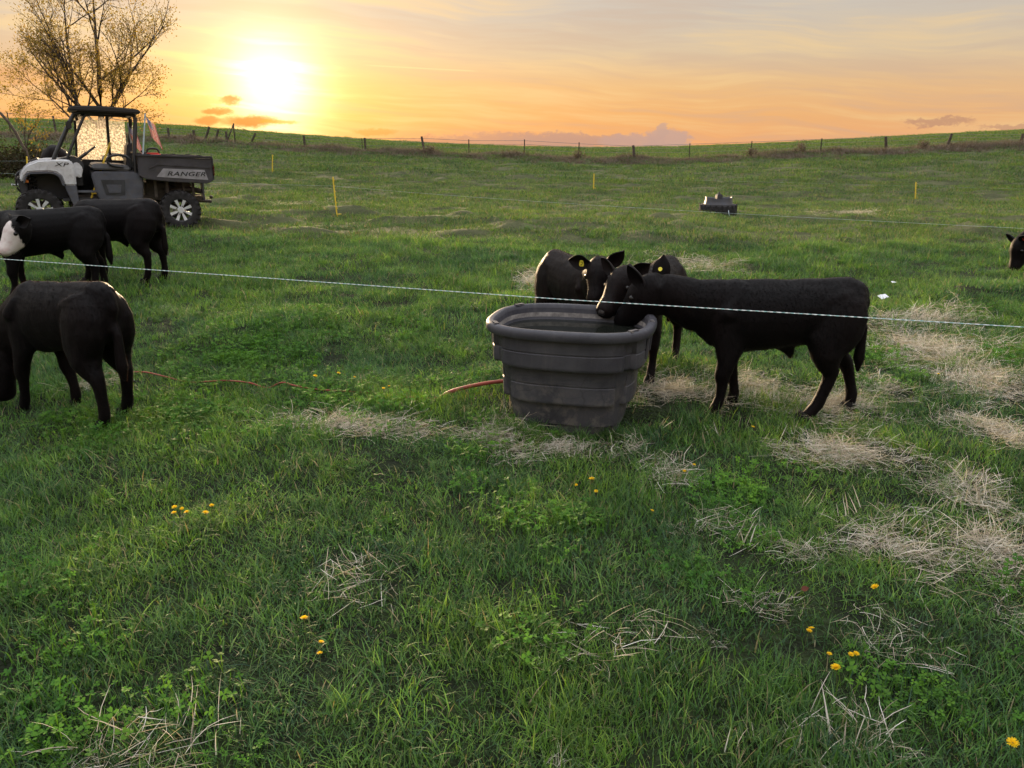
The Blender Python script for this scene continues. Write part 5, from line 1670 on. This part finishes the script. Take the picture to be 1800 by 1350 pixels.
def grow(rng, start, d, length, rad, depth, segs_out, tips, spread=0.55, up=0.12, ratio=0.72, kids=(2, 4)):
    """recursive limbs: appends (points, radii) and twig tips"""
    pts, rads = [start.copy()], [rad]
    p = start.copy(); dd = d.normalized()
    n = 5 if depth > 1 else 3
    for k in range(n):
        dd = (dd + Vector((rng.gauss(0, .10), rng.gauss(0, .10), rng.gauss(0, .05) + up * .35))).normalized()
        p = p + dd * (length / n)
        pts.append(p.copy()); rads.append(rad * (1 - 0.42 * (k + 1) / n))
    segs_out.append((pts, rads, depth))
    if depth <= 0:
        tips.append((pts[-1], dd)); tips.append((pts[-2], dd))
        return
    nk = rng.randint(*kids)
    for i in range(nk):
        t = 0.35 + 0.65 * (i + rng.random()) / nk
        k = min(n - 1, int(t * n)); f = t * n - k
        sp = pts[k].lerp(pts[min(n, k + 1)], min(1, f))
        side = Vector((rng.gauss(0, 1), rng.gauss(0, 1), rng.gauss(0, .5)))
        side = (side - dd * side.dot(dd)).normalized()
        nd = (dd * (1 - spread * rng.uniform(.6, 1)) + side * spread * rng.uniform(.7, 1.2) + Vector((0, 0, up))).normalized()
        grow(rng, sp, nd, length * ratio * rng.uniform(.75, 1.1), max(.006, rads[k] * rng.uniform(.5, .68)), depth - 1, segs_out, tips, spread, up, ratio, kids)
    grow(rng, pts[-1], dd, length * ratio * .9, rads[-1] * .9, depth - 1, segs_out, tips, spread, up, ratio, kids)

def leaves_mesh(rng, tips, per, size, spread):
    n = len(tips) * per
    r = np.random.default_rng(rng.randint(0, 9999))
    base = np.repeat(np.array([t[0] for t in tips]), per, 0) + r.normal(0, spread, (n, 3))
    A = r.normal(0, 1, (n, 3)) + np.repeat(np.array([t[1] for t in tips]), per, 0) * .8; A /= np.linalg.norm(A, axis=1)[:, None]
    B = np.cross(A, r.normal(0, 1, (n, 3))); B /= np.linalg.norm(B, axis=1)[:, None]
    L = size * r.uniform(.6, 1.3, (n, 1))
    V = np.stack([base, base + A * L * .5 + B * L * .28, base + A * L, base + A * L * .5 - B * L * .28], 1).reshape(-1, 3)
    return V, np.arange(4 * n).reshape(-1, 4), np.repeat(r.uniform(0, 1, n), 4)

def make_tree(name, loc, label, cat, stems, seed, leaf_mat_, per=3, lsize=.09, lspread=.06, depth=4, rscale=1.0, kids=(2, 4), spread=.55, up=.12, ratio=.72, group=None, minseg=4):
    rng = random.Random(seed)
    o = empty(name, loc, 0, label, cat, group)
    segs, tips = [], []
    for (off, d, L, rad) in stems:
        grow(rng, Vector(off), Vector(d), L, rad * rscale, depth, segs, tips, spread, up, ratio, kids)
    bt, bb = bmesh.new(), bmesh.new()
    for pts, rads, dp in segs:
        loft(bt if dp == depth else bb, pts, rads, 9 if dp == depth else (6 if dp > 1 else minseg), cap=dp == depth)
    bm_obj("trunk", bt, m_bark, o, True)
    bm_obj("branches", bb, m_bark, o, True)
    V, F, R = leaves_mesh(rng, tips, per, lsize, lspread)
    cr = mesh_obj("crown", V, F, leaf_mat_, o)
    at = cr.data.attributes.new("rnd", "FLOAT", "POINT"); at.data.foreach_set("value", R.astype(np.float32))
    return o

def make_trees():
    Y = 36.0
    b_ = at_depth(158, 250, Y)
    make_tree("young_tree", (b_.x, Y, gz1(b_.x, Y) - .1), "tall multi-stemmed tree in young leaf rising behind the vehicle", "tree",
              [((-.30, 0, 0), (-.03, 0, 1), 4.0, .14), ((.25, .1, 0), (.10, .05, 1), 4.5, .17), ((.32, 0, 1.5), (.55, 0, 1), 3.4, .10), ((-.3, 0, 1.9), (-.55, .1, .85), 2.2, .045), ((.1, -.1, 1.2), (.05, -.3, 1), 3.2, .08),
               ((.3, 0, 1.9), (.85, .1, .6), 2.2, .045)],
              7, m_bud, per=3, lsize=.090, lspread=.15, depth=4, kids=(3, 4), spread=.60, up=.07, ratio=.60).scale = (.92, .92, 1.0)
    Y = 30.0
    b_ = at_depth(54, 268, Y)
    make_tree("sapling", (b_.x, Y, gz1(b_.x, Y) - .05), "slim sapling left of the tall tree, above the brambles", "tree",
              [((0, 0, 0), (.02, 0, 1), 1.5, .05)], 12, m_bud, per=4, lsize=.09, lspread=.08, depth=3, kids=(2, 3), spread=.55, up=.2, ratio=.55)
    # brambles at the left
    for i, (px, Yb, hgt, wd, lab) in enumerate([(14, 33, 1.0, 1.5, "dark bramble bush at the far left edge under the leaning branch"), (66, 34, .95, 1.6, "dark bramble bush beside the slim sapling"),
                                          (118, 35, .6, 1.3, "low dark bramble bush at the foot of the tall tree")]):
        c = at_depth(px, 262, Yb)
        stems = [((random.uniform(-wd, wd) * .55, random.uniform(-.5, .5), 0), (random.gauss(0, .5), random.gauss(0, .4), 1), hgt * random.uniform(.5, .85), .016) for _ in range(26)]
        make_tree("bramble_bush", (c.x, Yb, gz1(c.x, Yb) - .05), lab, "bush", stems, 30 + i, m_bramble, per=5, lsize=.12, lspread=.16, depth=2, kids=(2, 3), spread=.7, up=.0, ratio=.6, group="bushes at the field edge", minseg=3)
    # small shrubs on the fence line
    for i, (px, py, hgt, lab) in enumerate([(1018, 284, .6, "small dark weed clump at a steel post in mid fence line"), (1322, 282, .55, "brown weed clump on the fence line above the tyre trough"),
                                      (1407, 273, .6, "reddish brown shrub on the fence line, right of centre"), (1625, 264, .5, "brown shrub between two wooden posts on the right"), (755, 277, .6, "bare twiggy shrub beside a wooden post, centre left"),
                                      (335, 252, .45, "small bush among the fence posts right of the flags")]):
        c = at_depth(px, py, FENCE_Y - .6)
        stems = [((random.uniform(-.25, .25), random.uniform(-.2, .2), 0), (random.gauss(0, .35), random.gauss(0, .3), 1), hgt * random.uniform(.5, .8), .02) for _ in range(8)]
        make_tree("weedy_shrub", (c.x, FENCE_Y - .6, gz1(c.x, FENCE_Y - .6) - .05), lab, "bush", stems, 60 + i, m_brush, per=2, lsize=.10, lspread=.08, depth=2, kids=(2, 3), spread=.6, up=.1, ratio=.6, group="shrubs along the old fence", minseg=3)
    p0, p1, p2 = at_depth(-25, 180, 32), at_depth(2, 200, 32), at_depth(27, 232, 32)
    lb = bm_obj("leaning_branch", tube_bm([p0, p1, (p1 + p2) / 2 + Vector((0, 0, .05)), p2, p2 + Vector((.25, 0, -.7))], .055, 8), m_bark, None, True)
    tag(lb, "bare dead branch leaning up out of the brambles at the left edge", "branch")
make_trees()

# ------------------------------------------------------------------ tyre water trough
def make_tyre_trough():
    x, y, z = on_ground(1268, 377)
    W_ = 63 / FPX * math.hypot(y, 1.6) * 1.0
    R_ = W_ / 2
    o = empty("tyre_water_trough", (x, y + R_ * .8, gz1(x, y + R_ * .8)), 0.2, "round water trough set in an old tractor tyre in the far field", "water trough")
    h = R_ * .60
    prof = [(.70, 0), (.93, 0), (1.0, .15), (1.02, .5), (1.0, .85), (.93, 1.0), (.72, 1.02), (.66, .9), (.66, .1)]
    bm = bmesh.new(); n = 40; rings = []
    for k in range(n):
        a = 2 * math.pi * k / n
        rings.append([bm.verts.new((math.cos(a) * q * R_, math.sin(a) * q * R_, p_ * h)) for q, p_ in prof])
    for k in range(n):
        A, B = rings[k], rings[(k + 1) % n]
        for j in range(len(prof)):
            bm.faces.new((A[j], B[j], B[(j + 1) % len(prof)], A[(j + 1) % len(prof)]))
    for k in range(20):
        for s in (0, 1):
            a = 2 * math.pi * (k + .5 * s) / 20
            vs = bmesh.ops.create_cube(bm, size=1.0)["verts"]
            M = Matrix.Rotation(a, 4, "Z") @ Matrix.Translation((R_ * 1.0, 0, h * (.30 + .42 * s))) @ Matrix.Rotation(.6 * (1 if s else -1), 4, "X") @ Matrix.Diagonal((R_ * .05, R_ * .09, h * .58, 1))
            for v in vs:
                v.co = M @ v.co
    bmesh.ops.recalc_face_normals(bm, faces=bm.faces)
    bm_obj("tyre", bm, m_rubber, o)
    bm = bmesh.new(); rings = []
    pr = [(.78, .98), (.76, 1.10), (.72, 1.45), (.735, 1.62), (.73, 1.66), (.69, 1.64), (.67, 1.40), (.60, 1.05)]
    for k in range(n):
        a = 2 * math.pi * k / n
        wv_ = -.14 * h * (abs(math.sin(a * 1.0 + .3)) ** 2)
        rings.append([bm.verts.new((math.cos(a) * q * R_, math.sin(a) * q * R_, p_ * h + (wv_ if p_ > 1.3 else 0))) for q, p_ in pr])
    for k in range(n):
        A, B = rings[k], rings[(k + 1) % n]
        for j in range(len(pr) - 1):
            bm.faces.new((A[j], B[j], B[j + 1], A[j + 1]))
    bmesh.ops.recalc_face_normals(bm, faces=bm.faces)
    bm_obj("basin", bm, m_greyplast, o, True)
    bm = bmesh.new()
    bm.faces.new([bm.verts.new((math.cos(2 * math.pi * k / 32) * R_ * .68, math.sin(2 * math.pi * k / 32) * R_ * .68, h * 1.40)) for k in range(32)])
    bm_obj("water", bm, m_water, o)
    fh = bm_obj("float_cover", prism_bm([(-.17 * R_, 1.38 * h), (-.15 * R_, 1.86 * h), (-.08 * R_, 1.92 * h), (.08 * R_, 1.92 * h), (.15 * R_, 1.80 * h), (.17 * R_, 1.38 * h)], -.16 * R_, .16 * R_, .02 * R_), m_tank, o)
    bm_obj("cap", tube_bm([(0, 0, 1.90 * h), (0, 0, 2.02 * h), (0, 0, 2.08 * h)], .045 * R_, 8), m_tank, fh, True)
    bm_obj("supply_hose", tube_bm(smooth_path([(.12 * R_, -1.04 * R_, h * .55), (.10 * R_, -1.12 * R_, h * .35), (.16 * R_, -1.14 * R_, 0)]), .022 * R_, 6), m_paleblue, o, True)
make_tyre_trough()

# ------------------------------------------------------------------ hose, litter, flowers
m_hose = simple_mat("red_orange_hose", (0.24, 0.050, 0.034), 0.6, 0.4, var=0.25, scale=6)
m_paper = simple_mat("white_scrap", (0.66, 0.67, 0.70), 0.7, 0.2, var=0.1, scale=30)
m_petal = leaf_mat("dandelion_petal", [(0.80, 0.52, 0.012), (0.85, 0.60, 0.02), (0.75, 0.45, 0.01)], 0.35, 0.6, 0.2)
m_stem = simple_mat("flower_stem", (0.10, 0.13, 0.035), 0.6, 0.3)
m_deadleaf = simple_mat("dead_leaf", (0.10, 0.028, 0.016), 0.7, 0.2)

def make_small():
    pts = []
    for (px, py, dz) in [(930, 695, .065), (888, 700, .070), (845, 704, .070), (800, 708.5, .055), (760, 708, .015), (700, 702, .005), (620, 694, .005), (560, 690, .01), (520, 688, .040), (497, 686, .046), (470, 684, .01), (440, 681, .036),
                         (400, 679, .040), (370, 676, .034), (330, 671, .005), (285, 664, .028), (250, 660, .026), (200, 655, .005), (120, 650, .005)]:
        x, y, z = on_ground(px, py)
        pts.append((x, y, z + dz))
    path = smooth_path(pts, 5)
    bh = bmesh.new()
    loft(bh, path, [.0125 if k < 18 else .0055 for k in range(len(path))], 10)
    h = bm_obj("hose", bh, m_hose, None, True)
    tag(h, "red-orange hose lying in the grass and running to the tank", "hose")
    for (px, py, s, lab) in [(1550, 531, .055, "crumpled white scrap lying on the grass right of the profile calf"), (1567, 501, .026, "tiny white scrap farther back in the grass, right of the profile calf")]:
        x, y, z = on_ground(px, py)
        V, F = [], []
        for i in range(5):
            for j in range(4):
                V.append(((i - 2) * s * .55, (j - 1.5) * s * .4, .065 + s * random.uniform(-.12, .28)))
        for i in range(4):
            for j in range(3):
                k = i * 4 + j; F.append((k, k + 1, k + 5, k + 4))
        o = mesh_obj("paper_scrap", V, F, m_paper); o.location = (x, y, z); o.rotation_euler = (.35, 0, .3)
        sd = o.modifiers.new("thickness", "SOLIDIFY"); sd.thickness = .002
        tag(o, lab, "scrap", "litter on the grass")
    x, y, z = on_ground(1408, 1070)
    V = [(-.03, 0, 0), (-.01, -.018, .006), (.015, -.016, .012), (.035, 0, .02), (.015, .016, .010), (-.01, .018, .004)]
    o = mesh_obj("dead_leaf", V, [(0, 1, 5), (1, 2, 4, 5), (2, 3, 4)], m_deadleaf); o.location = (x, y, z + .035); o.rotation_euler = (.9, .2, .6); o.scale = (.55,) * 3
    o.modifiers.new("thickness", "SOLIDIFY").thickness = .001
    tag(o, "dead reddish leaf caught in the foreground grass", "leaf")
    # dandelions: one built, the others copied
    rng = random.Random(3)
    def flower():
        root = empty("dandelion", (0, 0, 0))
        bm_obj("stem", tube_bm([(0, 0, -.01), (.004, .002, .04), (.006, .0, .085)], .0016, 6), m_stem, root, True)
        V, F, R = [], [], []
        for ringi, (n, L, tilt) in enumerate([(16, .0185, .25), (14, .015, .60), (11, .011, .95)]):
            for k in range(n):
                a = 2 * math.pi * (k + .5 * ringi) / n + rng.uniform(-.1, .1); t = tilt + rng.uniform(-.12, .12)
                ca, sa = math.cos(a), math.sin(a)
                o = len(V); wd = .0022
                for (s_, w_) in ((.10, .6), (.65, 1.0), (1.0, .7)):
                    q = L * s_
                    for sg in (-1, 1):
                        V.append((.006 + ca * q * math.cos(t) - sa * wd * w_ * sg, sa * q * math.cos(t) + ca * wd * w_ * sg, .086 + q * math.sin(t)))
                F += [(o, o + 1, o + 3, o + 2), (o + 2, o + 3, o + 5, o + 4)]; R += [rng.random()] * 6
        hd = mesh_obj("flower_head", V, F, m_petal, root)
        at = hd.data.attributes.new("rnd", "FLOAT", "POINT"); at.data.foreach_set("value", R)
        b2 = bmesh.new(); loft(b2, [(.006, 0, .074), (.006, 0, .082), (.006, 0, .088)], [.003, .006, .005], 8)
        bm_obj("calyx", b2, m_stem, root, True)
        return root
    proto = flower()
    spots = [(313, 897, 1, "dandelion at the back left of the six-flower cluster, left foreground"), (325, 897, .8, "small dandelion touching the back left flower of the left foreground cluster"),
             (313, 916, 1, "dandelion at the front left of the left foreground cluster"), (338, 910, 1, "dandelion in the middle of the left foreground cluster"), (358, 921, 1.15, "largest dandelion at the front of the left foreground cluster"),
             (375, 903, .9, "dandelion at the right end of the left foreground cluster"), (540, 1100, 1.15, "lone wide dandelion below the left foreground cluster"), (562, 1134, .8, "half-hidden dandelion just below the lone wide one"),
             (565, 1155, .8, "lowest small dandelion of the left foreground"), (553, 668, 1.3, "left one of the dandelions beside the hose, mid left"), (590, 663, 1.2, "second dandelion from the left beside the hose"),
             (622, 665, .8, "small dandelion at the right of the group beside the hose"), (675, 688, 1.0, "left dandelion of the close pair left of the tank"), (684, 684, .9, "right dandelion of the close pair left of the tank"),
             (1043, 853, 1.2, "flat wide dandelion in the grass in front of the tank"), (1011, 859, .8, "small dandelion left of the wide one in front of the tank"), (1047, 866, .8, "dandelion half hidden under the wide one in front of the tank"),
             (1200, 823, .8, "left of two dandelions by the straw right of the tank front"), (1219, 822, .8, "right of two dandelions by the straw right of the tank front"), (1140, 911, .8, "lone small dandelion in the clover right of centre"),
             (1547, 1055, 1.1, "wide dandelion at the edge of the straw, lower right"), (1428, 1112, .9, "upper dandelion of the loose group, lower right"), (1414, 1117, .8, "dandelion beside the upper one of the loose lower right group"),
             (1454, 1139, .7, "faded dandelion in the loose lower right group, left"), (1488, 1146, .8, "middle dandelion of the loose lower right group"), (1497, 1139, .8, "rightmost dandelion of the loose lower right group"),
             (1470, 1182, 1.2, "tall bright dandelion standing below the loose lower right group"), (1768, 1325, 1.2, "dandelion in the bottom right corner"), (1320, 751, .9, "dandelion between the front and hind feet of the profile calf"),
             (1647, 664, .9, "dandelion in the grass right of the profile calf's hind feet")]
    for i, (px, py, s, lab) in enumerate(spots):
        x, y, z = on_ground(px, py + 22 * 3.0 / max(2.0, on_ground(px, py)[1]))
        if i == 0:
            o = proto
        else:
            o = proto.copy(); COL.objects.link(o)
            for ch in list(proto.children):
                c = ch.copy(); COL.objects.link(c); c.parent = o
        o.location = (x, y, z); o.rotation_euler = (rng.gauss(.12, .15), rng.gauss(0, .15), rng.uniform(0, 6.28)); s = s * 0.70
        o.scale = (s, s, s * rng.uniform(.95, 1.15))
        tag(o, lab, "flower", "dandelions in the grass")
make_small()
